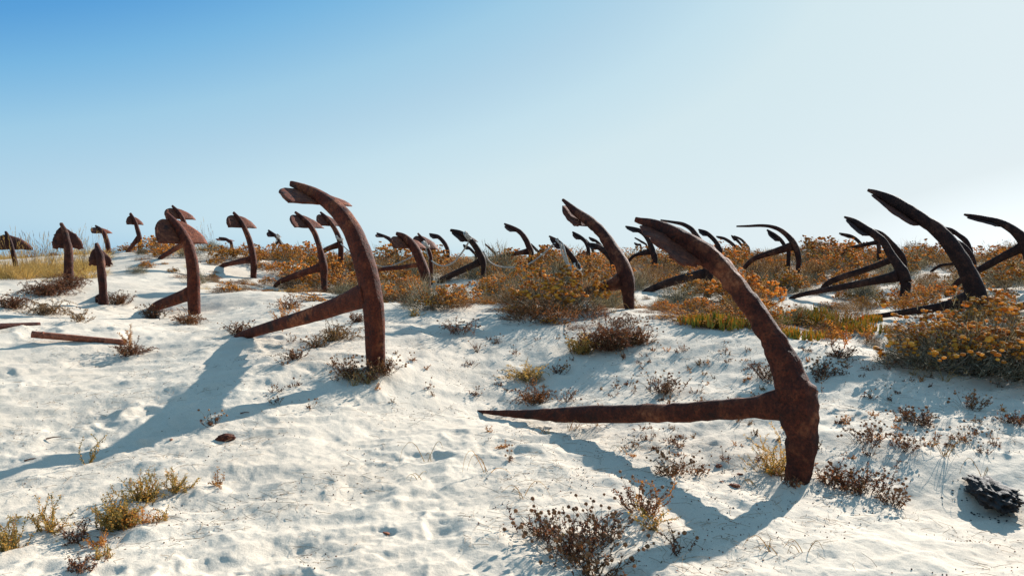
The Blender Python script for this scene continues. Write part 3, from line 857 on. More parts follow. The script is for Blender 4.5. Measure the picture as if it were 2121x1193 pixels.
def spike_plant(seed, Hh, branches):
    """tall dry stem with whorls of narrow leaves"""
    g = G(seed); r = g.r
    def shoot(p, d, L_):
        n = max(5, int(L_ / 0.016)); q = p.copy(); pts = [q.copy()]
        for k in range(n):
            d = (d + Vector((r.uniform(-.05, .05), r.uniform(-.05, .05), .03))).normalized()
            q = q + d * (L_ / n); pts.append(q.copy())
            if k > n * .12:
                for _ in range(5):
                    o = g.rdir(); o = (o - d * o.dot(d)).normalized()
                    g.leaf(q, (o + d * r.uniform(.1, .8)).normalized(), 0.042 * r.uniform(.6, 1.1) * (1 - .35 * k / n), 0.008)
        g.tube(pts, 0.0045, 0.002, 4)
    shoot(Vector((0, 0, -.03)), Vector((r.uniform(-.12, .12), 0, 1)).normalized(), Hh)
    for _ in range(branches):
        a = r.uniform(0, 2 * math.pi)
        shoot(Vector((0, 0, Hh * r.uniform(.0, .35))), Vector((math.cos(a) * .8, math.sin(a) * .8, r.uniform(.5, 1))).normalized(), Hh * r.uniform(.3, .6))
    return g.mesh('leaves', M['orange'])

def saltwort(seed, R_, n, Hh=0.16, mat='green'):
    g = G(seed); r = g.r
    for _ in range(n):
        a = r.uniform(0, 2 * math.pi)
        d = Vector((math.cos(a) * r.uniform(.2, 1.2), math.sin(a) * r.uniform(.2, 1.2), r.uniform(.5, 1.3))).normalized()
        q = Vector((r.gauss(0, .25) * R_, r.gauss(0, .25) * R_, -.02)); pts = [q.copy()]
        L_ = Hh * r.uniform(.6, 1.5); k_ = max(6, int(L_ / .012))
        for k in range(k_):
            d = (d + g.rdir() * .30 + Vector((0, 0, .03))).normalized()
            q = q + d * (L_ / k_); pts.append(q.copy())
            for _ in range(4):
                g.leaf(q + g.rdir() * .006, (d * .3 + g.rdir()).normalized(), r.uniform(.008, .017), r.uniform(.004, .009))
        g.tube(pts[::2] + [pts[-1]], 0.0028, 0.001)
    return g.mesh('foliage', M[mat])

def leafy_base(seed, R_, n, Hh=0.09, mat='dark'):
    """sprawling dark stems with small fleshy leaves"""
    g = G(seed); r = g.r
    for _ in range(n):
        a = r.uniform(0, 2 * math.pi)
        d = Vector((math.cos(a), math.sin(a), r.uniform(.15, 1.3))).normalized()
        q = Vector((r.gauss(0, .18) * R_, r.gauss(0, .18) * R_, -.015)); pts = [q.copy()]
        L_ = R_ * r.uniform(.4, 1.0); k_ = max(5, int(L_ / .014))
        for k in range(k_):
            d = (d + g.rdir() * .22 + Vector((0, 0, .10 if q.z < Hh * .6 else -.12))).normalized()
            q = q + d * (L_ / k_); q.z = max(q.z, .004 if k > 1 else q.z); pts.append(q.copy())
            if k > 1:
                for _ in range(3):
                    g.leaf(q, (d * .6 + g.rdir()).normalized(), r.uniform(.012, .026), r.uniform(.006, .010))
        g.tube(pts, 0.0026, 0.0012)
    return g.mesh('foliage', M[mat])

HEAD = []
for s_ in range(3):
    g = G(500 + s_); g.ball(Vector((0, 0, 0)), 1.0, True, 0.92, 0.16)
    for k in range(9):
        g.leaf(g.rdir(-0.6) * 0.7, g.rdir(-1.2), 0.9, 0.4)
    HEAD.append(g.mesh('seed_head', M['seed'], True))
head_count = [0]
def seed_plant(loc, R_, n_heads, n_leafy, seed, label, group=None, Hh=0.14, as_parts=True, scale=1.0, mat='dark', hr=0.0085):
    """leafy sprawling plant with round seed heads on thin stalks"""
    rnd = random.Random(seed)
    root = obj('seed_head_plant', leafy_base(seed, R_, n_leafy, Hh * .6, mat), None, loc, (0, 0, 0), (scale,) * 3)
    tag(root, label, 'plant', group)
    g = G(seed + 7); hs = []
    for _ in range(n_heads):
        a = rnd.uniform(0, 2 * math.pi); rr = R_ * rnd.uniform(.15, 1.15)
        o = Vector((math.cos(a) * rr * .45, math.sin(a) * rr * .45, .01))
        e = Vector((math.cos(a) * rr, math.sin(a) * rr, Hh * rnd.uniform(.35, 1.25)))
        m_ = o.lerp(e, .55) + Vector((rnd.uniform(-.01, .01), rnd.uniform(-.01, .01), .018))
        g.tube([o, m_, e], .0012, .0009)
        hs.append((e, hr * rnd.uniform(.65, 1.3)))
    tag(obj('stalks', g.mesh('stalks', M['stem']), root), kind='stuff')
    if as_parts:
        for e, r_ in hs:
            obj('seed_head', rnd.choice(HEAD), root, e, (rnd.uniform(-.4, .4), rnd.uniform(-.4, .4), rnd.uniform(0, 6)), (r_,) * 3)
            head_count[0] += 1
    else:
        h = G(seed + 9)
        for e, r_ in hs: h.ball(e, r_, False, .9)
        tag(obj('seed_heads', h.mesh('seed_heads', M['seed'], True), root), kind='stuff')
    return root

# ------------------------------------------------------------------ where things stand, in words
SHORT = ['the nearest anchor', 'the tall reddish anchor', 'the sunlit palm anchor', 'the corroded anchor stub', 'the arrow palmed anchor', 'the left edge anchor']
MORE = {'brown anchor rising from orange': 'the round palmed anchor', 'knobbed crown': 'the knobbed crown anchor', 'purplish rust': 'the purplish anchor',
        'black anchor with rope looped': 'the roped black anchor', 'brown hooked': 'the brown hooked anchor', 'wrapped in a tangle': 'the rope tangle anchor', 'big grey brown': 'the big forked anchor',
        'black bare hook': 'the bare hook anchor', 'long flat pointed': 'the long flat hook anchor', 'front of the crossed': 'the crossed black anchors', 'large black anchor at': 'the large black anchor',
        'cut off by the right': 'the right edge anchor', 'slim upright': 'the slim upright anchor', 'small dark anchor in view just': 'the small ropeside anchor',
        'tiny black tip on': 'the tiny black skyline tip', 'two thin dark arms': 'the two thin dark arms'}
REF = [(SHORT[i], to_px(A[i]['B'])) for i in range(6)]
for key, s_ in MORE.items():
    for a in A[6:]:
        if key in a['label']: REF.append((s_, to_px(a['B']))); break
def where(p):
    x, y = to_px(p)
    nm, (ax, ay) = min(REF, key=lambda t: (t[1][0] - x) ** 2 + 5 * (t[1][1] - y) ** 2)
    dx, dy = x - ax, y - ay
    if abs(dx) < 26: side = 'in front of' if dy > 0 else 'behind'
    else: side = ('left of' if dx < 0 else 'right of')
    if abs(dx) >= 26 and dy > 22: side = 'in front and ' + side
    elif abs(dx) >= 26 and dy < -14: side = 'behind and ' + side
    return side + ' ' + nm
def rz(): return random.uniform(0, 2 * math.pi)

# ------------------------------------------------------------------ shrubs of the ridge
P = {}
P['gold'] = [dome_shrub(10 + i, .42, .46, 26, 700, 'grey', 'gold', 300, head_r=.021) for i in range(4)]
P['gold2'] = [dome_shrub(20 + i, .42, .38, 26, 650, 'tan', 'gold', 340, lobes=4, head_r=.019) for i in range(3)]
P['grey'] = [dome_shrub(30 + i, .40, .44, 30, 1300, 'grey', None, 0, blade=(.19, .005)) for i in range(3)]
P['tan'] = [dome_shrub(40 + i, .40, .40, 30, 1100, 'tan', 'seed', 90, blade=(.15, .005), head_r=.010) for i in range(3)]
P['red'] = [dome_shrub(50 + i, .36, .20, 20, 700, 'red', 'seed', 70, leaf=(.022, .007), blade=(.10, .005), head_r=.009, lobes=5) for i in range(3)]
P['straw'] = [(grass_tuft(60 + i, 170, .42, .16, .0055, .9, 'straw', 3), None) for i in range(3)]
CAT = dict(gold=('golden_flower_shrub', 'golden headed green shrub'), gold2=('golden_flower_shrub', 'golden headed brown shrub'),
           grey=('grey_shrub', 'silvery grey shrub'), tan=('dry_shrub', 'dry tan shrub'), red=('low_shrub', 'low reddish brown shrub'),
           straw=('grass_tuft', 'straw yellow grass tuft'))
first_use = {}
def place_shrub(kind, p, s, label=None, sz=None, flat=1.0):
    k = random.randrange(len(P[kind]))
    fm, hm = P[kind][k]
    nm, txt = CAT[kind]
    w = where(p)
    lab = label or (txt + ' ' + w)
    while len(lab.split()) > 16: lab = ' '.join(lab.split()[1:])
    rot = (random.uniform(-.08, .08), random.uniform(-.08, .08), rz())
    sx = s * random.uniform(.85, 1.15)
    if kind in ('gold', 'gold2', 'tan', 'red', 'grey'):
        root = obj(nm, fm, None, p - Vector((0, 0, .03)), rot, (sx, s * random.uniform(.85, 1.15), s * flat * random.uniform(.85, 1.1)))
        if hm is not None:
            h = obj('flower_heads', hm, root); h['kind'] = 'stuff'
    else:
        root = obj(nm, fm, None, p - Vector((0, 0, .03)), rot, (sx, sx, s * random.uniform(.8, 1.15)))
    grp = {'gold': 'golden flowered shrubs on the dune', 'gold2': 'golden flowered shrubs on the dune', 'grey': 'grey shrubs on the dune', 'tan': 'dry twiggy shrubs on the dune',
           'red': 'low reddish shrubs on the dune', 'straw': 'grass tufts on the dune'}[kind]
    tag(root, lab, 'grass' if kind == 'straw' else 'shrub', grp)
    return root

edge_x = [-400, 0, 120, 200, 300, 420, 520, 640, 760, 830, 1000, 1040, 1150, 1300, 1380, 1450, 1560, 1650, 1800, 1850, 2121, 2600]
edge_d = [15.0, 14.6, 14.2, 15.4, 15.8, 14.2, 13.6, 13.4, 12.4, 11.8, 11.6, 10.6, 10.1, 10.6, 10.4, 10.0, 9.6, 9.2, 8.9, 8.2, 8.0, 8.0]
def edge(px): return float(np.interp(px, edge_x, edge_d))
def bare(px, py, d):
    """patches of open sand between the shrubs"""
    if 225 < px < 290 and d > 15: return d < 21.5 or px < 262
    if 420 < px < 500 and 14 < d < 18: return random.random() < .55
    if 1560 < px < 1700 and 11.3 < d < 13: return True
    if 2050 < px < 2200 and 9.4 < d < 12.6: return random.random() < .85
    if 1300 < px < 1420 and 11.5 < d < 13.4: return random.random() < .7
    if 480 < px < 640 and 12 < d < 14.6: return random.random() < .5
    if px < 80 and d < 16.2: return random.random() < .6
    return False
anchor_pts = [(a['B'].x, a['B'].y, a['d']) for a in A]
cand = []
random.seed(21)
tries = 0
placed = []
while tries < 12000:
    tries += 1
    th = random.uniform(-.66, .66); d = math.sqrt(random.uniform(8.0 ** 2, 29.5 ** 2))
    x = math.tan(th) * d
    px = 1060.5 + F * x / d
    if px < -330 or px > 2460: continue
    if d < edge(px): continue
    if bare(px, 0, d): continue
    sp = 0.37 + 0.013 * d
    if any((x - q[0]) ** 2 + (d - q[1]) ** 2 < sp * sp for q in placed): continue
    if any((x - q[0]) ** 2 + (d - q[1]) ** 2 < (0.34 if d < 18 else .2) ** 2 for q in anchor_pts): continue
    placed.append((x, d))
zs = H([q[0] for q in placed], [q[1] for q in placed], False)
def zone_kind(x, d, px):
    n = float(gn(np.array([x / 1.7]), np.array([d / 2.2]), 77)[0]) + random.uniform(-.35, .35)
    if px < 215: return 'straw' if n > -.35 and d > 14.5 else random.choice(['tan', 'red', 'straw'])
    if px < 560: return 'gold2' if n > .1 else random.choice(['tan', 'red', 'red', 'grey', 'straw'] if px < 450 else ['tan', 'red', 'gold2', 'grey'])
    e = d - edge(px)
    if e < .8: return random.choice(['red', 'tan', 'gold', 'straw']) if px < 1400 else random.choice(['gold', 'tan', 'red'])
    if n > .13: return random.choice(['gold', 'gold', 'gold2'])
    if n > -.25: return random.choice(['tan', 'grey', 'gold2', 'gold'])
    return random.choice(['grey', 'tan', 'tan'])
PROT = []
for a in A:
    if a['shank'] and 8 < a['d'] < 18.5:
        sh = a['shank3']
        for i_ in range(len(sh) - 1):
            for f_ in (0, .33, .66, 1): PROT.append((sh[i_][0].lerp(sh[i_ + 1][0], f_), sh[i_][1] * .3))
    if 8 < a['d'] < 22: PROT += [(a['arm3'][0][0] + Vector((0, 0, .03)), 0), (a['arm3'][1][0], 0)]
for q in ((913, 552, 17.8), (937, 546, 17.5), (1012, 542, 17), (1029, 553, 17), (1056, 556, 17), (1090, 552, 17), (1120, 532, 17), (1190, 572, 17), (1205, 572, 17)): PROT.append((at(*q), 0))
def fit_scale(x, d, z, s):
    bx, by = to_px((x, d, z)); w_ = .34 * s / d * F
    for q, m in PROT:
        if (q.x - x) ** 2 + (q.y - d) ** 2 < .06: return 0
        if not (d < q.y + .1 and q.y - d < 7): continue
        qx, qy = to_px(q)
        if abs(qx - bx) < w_:
            s = min(s, (by - qy - m / d * F) * d / F / .56)
    return s
order = sorted(range(len(placed)), key=lambda i: placed[i][1])
far_items = []
n_things = 0
LIM = 430
for i in order:
    x, d = placed[i]; z = float(zs[i]); px, py = to_px((x, d, z))
    kind = zone_kind(x, d, px)
    e = d - edge(px)
    s = random.choice([random.uniform(.6, .9), random.uniform(.95, 1.4)]) * (0.62 + 0.38 * min(1, e / 1.6))
    s2 = fit_scale(x, d, z, s)
    if s2 < .16: continue
    if s2 < s * .6 and kind in ('gold', 'grey'): kind = random.choice(['red', 'tan', 'gold2'])
    s = max(s2, .26) if s2 < s else s
    if kind in ('gold', 'gold2', 'grey') and random.random() < .18: s *= 1.25
    if px < 560: s *= .72
    inview = -60 < px < 2180
    if inview and n_things < LIM:
        place_shrub(kind, Vector((x, d, z)), s); n_things += 1
    else:
        far_items.append((kind, x, d, z, s))
# the rest, too small and too many to tell apart: one mass, coarser plants
far = {}
for kind, x, d, z, s in far_items:
    r = random
    for (key, n_, hh) in ((('grey' if kind in ('gold', 'grey') else 'straw' if kind == 'straw' else 'red' if kind == 'red' else 'tan'), 130, .36),) + ((('gold', 110, .40),) if kind in ('gold', 'gold2') else ()):
        g = far.setdefault(key, G(5))
        for _ in range(n_):
            an = r.uniform(0, 6.283); el = math.asin(r.uniform(.0 if key != 'gold' else .35, 1)); k = s * r.uniform(.55, 1.05) if key != 'gold' else s * r.uniform(.9, 1.08)
            p = Vector((x + math.cos(an) * math.cos(el) * .42 * k, d + math.sin(an) * math.cos(el) * .42 * k, z + math.sin(el) * hh * k))
            if key == 'gold': 
                g.ball(p, .022 * r.uniform(.7, 1.3), squash=.7)
            else:
                g.blade(p, Vector((math.cos(an) * .5, math.sin(an) * .5, 1)).normalized(), .13, .014, .1)
for key, g in far.items():
    nm = {'gold': 'distant_flower_heads', 'grey': 'distant_grey_scrub', 'straw': 'distant_dry_grass', 'red': 'distant_red_scrub', 'tan': 'distant_tan_scrub'}[key]
    tag(obj(nm, g.mesh(nm, M[key])), 'far scrub thinning out along the top of the dune ridge', kind='stuff')

# low rusty carpet spreading from the scrub onto the sand
for k in range(175):
    px = random.choice([random.uniform(420, 800), random.uniform(420, 1560), random.uniform(820, 1560), random.uniform(1350, 1900)]); d = edge(px) + random.uniform(-.7, 1.6) + (random.uniform(0, 3) if px < 760 else 0)
    x = (px - 1060.5) / F * d; z = h1(x, d)
    s_ = fit_scale(x, d, z, random.uniform(.35, .7))
    if s_ > .2: place_shrub(random.choice(['red', 'red', 'tan', 'gold2']), Vector((x, d, z)), s_, None, None, .6)

# larger shrubs the photograph shows one by one: (kind, px, py of the foot, scale, label)
for kind, px, py, s, lab in (
    ('gold', 1120, 648, 1.25, 'large golden headed shrub with pale green heart in front of the rope tangle'),
    ('gold', 1200, 640, 1.15, 'golden headed shrub reaching in front of the big forked anchor shank'),
    ('gold2', 1262, 636, .85, 'yellow lit golden shrub at the foot of the big forked anchor'),
    ('red', 1150, 668, 1.2, 'wide reddish brown shrub edging the sand below the large golden shrub'),
    ('red', 1080, 664, 1.0, 'dark reddish shrub at the left end of the brown edge below the golden shrubs'),
    ('red', 1225, 660, 1.0, 'reddish shrub touching the open sand left of the big forked anchor foot'),
    ('grey', 885, 640, 1.0, 'grey green shrub at the foot of the purplish anchor'),
    ('gold2', 945, 640, .95, 'orange headed shrub right of the purplish anchor foot, on the sand edge'),
    ('gold2', 840, 625, .9, 'orange headed shrub between the tall reddish anchor and the purplish anchor'),
    ('grey', 1045, 620, 1.1, 'silvery brush like shrub left of the large golden headed shrub'),
    ('grey', 1585, 608, 1.15, 'blue grey shrub with golden edge under the long flat hook anchor'),
    ('gold', 1635, 608, 1.0, 'golden shrub at the foot of the long flat hook anchor'),
    ('gold', 1450, 622, 1.0, 'golden headed shrub under the palm of the nearest anchor'),
    ('grey', 1400, 632, .9, 'grey shrub below the palm of the nearest anchor, by the black shank'),
    ('gold2', 1540, 640, .9, 'golden shrub seen just right of the nearest anchor arm'),
    ('gold2', 1880, 628, .9, 'golden shrub behind the shank of the large black anchor'),
    ('grey', 1800, 622, .8, 'pale grey shrub beside the shank of the large black anchor'),
    ('grey', 720, 612, .75, 'grey brushy shrub at the foot of the anchor with the knobbed crown'),
    ('tan', 590, 600, .7, 'dry shrub at the buried shank end of the knobbed crown anchor'),
    ('gold', 1870, 705, .55, 'golden headed shrub before the shank of the large black anchor'),
    ('gold', 1985, 705, .85, 'bright golden shrub hiding the foot of the large black anchor'),
    ('gold', 2060, 695, .95, 'golden shrub right of the large black anchor foot'),
    ('gold2', 1930, 715, .6, 'golden brown shrub left of the one hiding the large anchor foot'),
    ('grey', 2090, 590, 1.2, 'dark shaded shrub at the right edge behind the sand patch'),
):
    p = ground(px, py, 6)
    place_shrub(kind, p, s, lab)

# the big shrub group by the right edge, near enough to see its bare twigs
big = [dome_shrub(70 + i, .50, .52, 110, 2800, 'grey', 'gold', 420, leaf=(.030, .006), blade=(.13, .0045), head_r=.0195, lobes=4) for i in range(3)]
for i, (px, py, s, lab) in enumerate(((1935, 765, 1.0, 'golden headed bush left in the big clump by the right edge, flowers down its side'),
                                      (2015, 778, 1.30, 'big silvery bush with golden heads and bare white twigs, middle of the right clump'),
                                      (2115, 785, 1.25, 'big golden headed bush cut by the right edge of the picture'))):
    p = ground(px, py, 5)
    fm, hm = big[i]
    root = obj('golden_flower_shrub', fm, None, p - Vector((0, 0, .02)), (0, 0, rz()), (s, s, s * .92))
    tag(root, lab, 'shrub', 'golden flowered shrubs on the dune')
    tag(obj('flower_heads', hm, root), kind='stuff')
    g = G(800 + i)
    for _ in range(46):                                         # bare pale twigs low on the shaded side
        a = g.r.uniform(math.pi * 1.0, math.pi * 2.0)
        q = Vector((g.r.uniform(-.2, .2), g.r.uniform(-.2, 0), .02)); d = Vector((math.cos(a), math.sin(a), g.r.uniform(.0, .7))).normalized(); pts = [q]
        for k in range(5):
            d = (d + g.rdir() * .35).normalized(); q = q + d * .075; q.z = max(q.z, .01); pts.append(q)
        g.tube(pts, .0034, .0012)
    tag(obj('bare_twigs', g.mesh('bare_twigs', M['pale']), root), kind='stuff')

# ------------------------------------------------------------------ plants on the open sand
def on(px, py): return ground(px, py, 2.6)
ORANGE = [spike_plant(90 + i, .34, 5) for i in range(3)]
for px, py, s, lab in ((1748, 722, 1.25, 'tall orange spiky plant rising above the ice plants left of the large black anchor'),
                       (1722, 715, .8, 'shorter orange spiky plant close beside the tallest one'),
                       (1795, 716, .9, 'bushy orange spiky plant right of the tallest one'),
                       (586, 690, 1.25, 'orange spiky plant standing above the shank of the tall reddish anchor'),
                       (620, 668, .8, 'small orange plant behind the shank of the tall reddish anchor'),
                       (268, 728, .98, 'pale orange spiky plant at the end of the fallen rusty bar'),
                       (1005, 590, .7, 'faint orange spiky plant in the scrub behind the roped black anchor')):
    o = obj('spiky_plant', random.choice(ORANGE), None, on(px, py), (0, 0, rz()), (s,) * 3)
    tag(o, lab, 'plant', 'orange spiky plants')
ICE = [ice_plant(110 + i, .30, 60) for i in range(3)]
for k, (px, py, s) in enumerate(((1440, 672, .8), (1485, 680, 1.0), (1532, 678, .8), (1640, 668, 1.1), (1690, 662, 1.0), (1735, 680, 1.0), (1660, 702, .8), (1712, 700, .6), (1790, 690, .9), (1800, 668, .7), (1600, 672, .8))):
    lab = ['pale green ice plant patch leftmost on the sand edge', 'green ice plant patch left of the nearest anchor arm', 'yellow ice plant patch touching the nearest anchor arm from the left',
           'tall yellow ice plants just right of the nearest anchor arm', 'bright yellow and red ice plants behind the front patches', 'mixed ice plants around the tall orange spiky plant',
           'foremost ice plant patch with bright yellow fingers on the sand', 'small ice plant tuft between the foremost patch and the orange spiky plant',
           'rightmost ice plant patch before the large black anchor shank', 'ice plants half hidden under the large black anchor shank end', 'ice plant patch directly behind the nearest anchor arm'][k]
    tag(obj('ice_plant', ICE[k % 3], None, on(px, py), (0, 0, rz()), (s * 1.15, s * 1.15, s * 1.25)), lab, 'plant', 'ice plant patches')

seed_group = 'brown seed headed plants on the sand'
near_list = (   # px, py, radius, heads, leafy stems, height, label, as parts
    (1180, 1150, .25, 34, 34, .17, 'largest brown seed headed plant at the bottom edge left of the shadow', True, 'dark'),
    (1120, 1110, .17, 14, 18, .12, 'seed headed plant with grey green leaves left in the bottom cluster', True, 'dark'),
    (1255, 1120, .18, 20, 18, .15, 'seed headed plant right in the bottom cluster beside the shadow', True, 'dark'),
    (1230, 1185, .20, 16, 22, .13, 'seed headed plant cut by the bottom edge of the picture', True, 'red'),
    (1395, 985, .15, 10, 30, .17, 'dark bushy plant under the middle of the nearest anchor shank', True, 'red'),
    (1330, 1060, .20, 16, 24, .16, 'dark seed headed plant standing in the anchor shadow', True, 'dark'),
    (1440, 985, .10, 8, 12, .10, 'small reddish plant right beside the dark bushy plant', True, 'red'),
    (1400, 1150, .16, 6, 8, .09, 'sparse plant with long stalks lying inside the dark anchor shadow', True, 'dark'),
    (1770, 1020, .24, 26, 46, .12, 'dense brown leafy plant right of the nearest anchor foot', True, 'dark'),
    (1850, 1045, .13, 10, 20, .11, 'small brown plant right end of the clump by the nearest anchor foot', True, 'red'),
    (1715, 1000, .13, 9, 20, .10, 'brown leafy plant touching the nearest anchor foot', True, 'red'),
    (1800, 925, .20, 18, 14, .13, 'loose seed headed plant above the clump right of the nearest anchor', True, 'dark'),
    (1895, 878, .18, 14, 34, .11, 'dense low dark plant on the sand right of the nearest anchor', True, 'dark'),
    (1880, 935, .16, 10, 12, .12, 'thin branching plant below the dense low dark one', True, 'dark'),
    (2010, 850, .16, 10, 14, .12, 'scattered seed headed plant between dark plant and right edge', True, 'red'),
    (2105, 882, .15, 6, 26, .08, 'low brown mat at the right edge above the driftwood', True, 'dark'),
    (1590, 790, .24, 22, 26, .15, 'brown seed headed plant seen left of the nearest anchor arm', False, 'dark'),
    (1700, 780, .22, 22, 22, .15, 'brown seed headed plant just right of the nearest anchor arm', False, 'dark'),
    (1372, 820, .22, 24, 34, .16, 'brown seed headed plant just above the nearest anchor shank', False, 'dark'),
    (1108, 838, .24, 10, 52, .09, 'dark reddish mat along the tip of the nearest anchor shank', False, 'red'),
    (1175, 838, .16, 6, 10, .10, 'thin stalks rising behind the nearest anchor shank', False, 'dark'),
    (1265, 725, .42, 46, 190, .24, 'big dark brown bush on the open sand in the middle', False, 'dark'),
    (1205, 735, .26, 8, 90, .20, 'greyish lower left part bush leaning against the big dark brown bush', False, 'green'),
    (1320, 715, .25, 14, 70, .20, 'rust tinted bush against the right of the big dark brown bush', False, 'red'),
    (725, 790, .22, 20, 40, .16, 'brown seed headed plant left of the tall reddish anchor foot', False, 'red'),
    (795, 778, .20, 18, 44, .16, 'rust brown plant right of the tall reddish anchor foot', False, 'red'),
    (765, 790, .16, 6, 30, .12, 'dark plant wrapped round the tall reddish anchor foot', False, 'dark'),
    (612, 748, .14, 6, 34, .10, 'small dark tuft on the slope under the tall reddish anchor shank', False, 'dark'),
    (610, 800, .07, 2, 9, .10, 'tiny upright dark sprig on the slope', False, 'dark'),
    (700, 705, .30, 14, 60, .12, 'yellowish brown mat under the tall reddish anchor shank', False, 'tan'),
    (655, 722, .20, 8, 34, .11, 'tan mat further left under the tall reddish anchor shank', False, 'tan'),
    (742, 668, .15, 8, 50, .16, 'dark bushy tuft in the angle of the tall reddish anchor', False, 'dark'),
    (500, 690, .22, 22, 46, .13, 'dark brown plant at the buried tip of the tall reddish anchor shank', False, 'dark'),
    (440, 880, .09, 6, 12, .10, 'small reddish sprig beside the long anchor shadow', False, 'red'),
    (392, 672, .30, 16, 60, .10, 'brown mat at the foot of the anchor with the sunlit palm', False, 'red'),
    (318, 660, .24, 20, 60, .17, 'dark brush at the buried shank of the anchor with the sunlit palm', False, 'dark'),
    (245, 632, .26, 12, 80, .22, 'reddish bush right of the corroded anchor stub', False, 'red'),
    (270, 738, .24, 4, 60, .08, 'dark green low growth at the end of the fallen bar', False, 'dark'),
    (955, 695, .28, 30, 22, .12, 'sparse seed headed plant on the sand below the purplish anchor', False, 'dark'),
    (1090, 790, .26, 8, 60, .10, 'straw coloured dry mat on the sand above the shank tip', False, 'straw'),
    (1150, 775, .12, 10, 14, .11, 'thin seed headed plant right of the straw coloured mat', False, 'dark'),
    (100, 650, .4, 10, 60, .09, 'dry brown mat on the left slope above the fallen bar', False, 'tan'),
    (165, 668, .26, 4, 26, .09, 'small tan plant above the fallen rusty bar', False, 'tan'),
    (25, 640, .36, 12, 90, .16, 'dark shaded growth at the left edge of the slope', False, 'dark'),
    (95, 612, .50, 6, 130, .17, 'long dark shaded mat below the arrow palmed anchor', False, 'dark'),
    (140, 598, .40, 4, 110, .18, 'dark growth round the foot of the arrow palmed anchor', False, 'dark'),
    (600, 640, .30, 10, 40, .10, 'reddish mat on the sand behind the tall reddish anchor shank', False, 'red'),
    (1290, 678, .35, 40, 20, .11, 'band of seed heads on the sand crest above the big dark bush', False, 'dark'),
    (1745, 742, .16, 10, 34, .08, 'low dark tuft in front of the tall orange spiky plant', False, 'dark'),
    (1640, 1012, .10, 3, 16, .05, 'low dark debris and sprigs against the nearest anchor foot', True, 'dark'),
    (1870, 715, .22, 24, 26, .16, 'golden brown seed heads leaning out left of the right clump', False, 'red'),
)
for k, (px, py, r_, nh, nl, hh, lab, parts, mt) in enumerate(near_list):
    seed_plant(on(px, py), r_ * 1.12, int(nh * 1.4), int(nl * 1.0), 1000 + k * 13, lab, seed_group, hh, parts, 1.0, mt, .0095 if parts else .011)

salt_group = 'olive and yellow leafy sand plants'
for k, (px, py, r_, n, hh, lab, mt) in enumerate((
    (245, 1085, .15, 95, .15, 'largest olive leafy plant on the sand at lower left', 'green'),
    (300, 1040, .13, 50, .17, 'tall yellowish upper part plant of the lower left olive clump', 'green'),
    (285, 1085, .09, 26, .10, 'orange tinted leafy plant on the right side of the lower left clump', 'orange'),
    (370, 1018, .10, 30, .12, 'small olive plant right of the lower left clump', 'green'),
    (448, 1010, .04, 9, .09, 'lone yellow orange sprig right of the lower left clump', 'orange'),
    (335, 1075, .05, 9, .08, 'little yellowish sprig below right of the lower left clump', 'green'),
    (100, 1100, .09, 26, .17, 'pale olive plant between left edge and the lower left clump', 'green'),
    (25, 1140, .10, 34, .17, 'olive plant at the left edge near the bottom', 'green'),
    (185, 960, .03, 5, .20, 'thin tall yellow stem behind the lower left clump', 'green'),
    (205, 1130, .07, 16, .07, 'small plant with orange leaves in the shade of the clump', 'orange'),
    (170, 1185, .10, 26, .07, 'dark low plant at the bottom left in shade', 'dark'),
    (155, 1115, .12, 22, .08, 'dark twiggy plant in the shade left of the clump', 'dark'),
    (215, 1165, .08, 18, .06, 'olive sprig crawling on the sand near the bottom edge', 'green'),
    (1352, 1100, .022, 13, .19, 'bright yellow green upright plant in the anchor shadow', 'green'),
    (1345, 1070, .012, 5, .24, 'orange tipped upright spike behind the yellow green plant', 'orange'),
    (1605, 985, .06, 34, .20, 'pale yellow upright plant against the nearest anchor foot', 'green'),
    (1618, 975, .03, 10, .30, 'thin pale spike leaning on the nearest anchor', 'straw'),
    (690, 705, .15, 30, .10, 'yellowish leafy plant under the tall reddish anchor shank', 'green'),
    (860, 655, .10, 24, .12, 'yellow green sprigs on the sand below the purplish anchor', 'straw'),
    (895, 968, .03, 0, .05, '', ''),
)):
    if not lab: continue
    tag(obj('leafy_plant', saltwort(2000 + k, r_ * 1.05, int(n * .9) + 2, hh * .95, mt), None, on(px, py), (0, 0, rz())), lab, 'plant', salt_group)

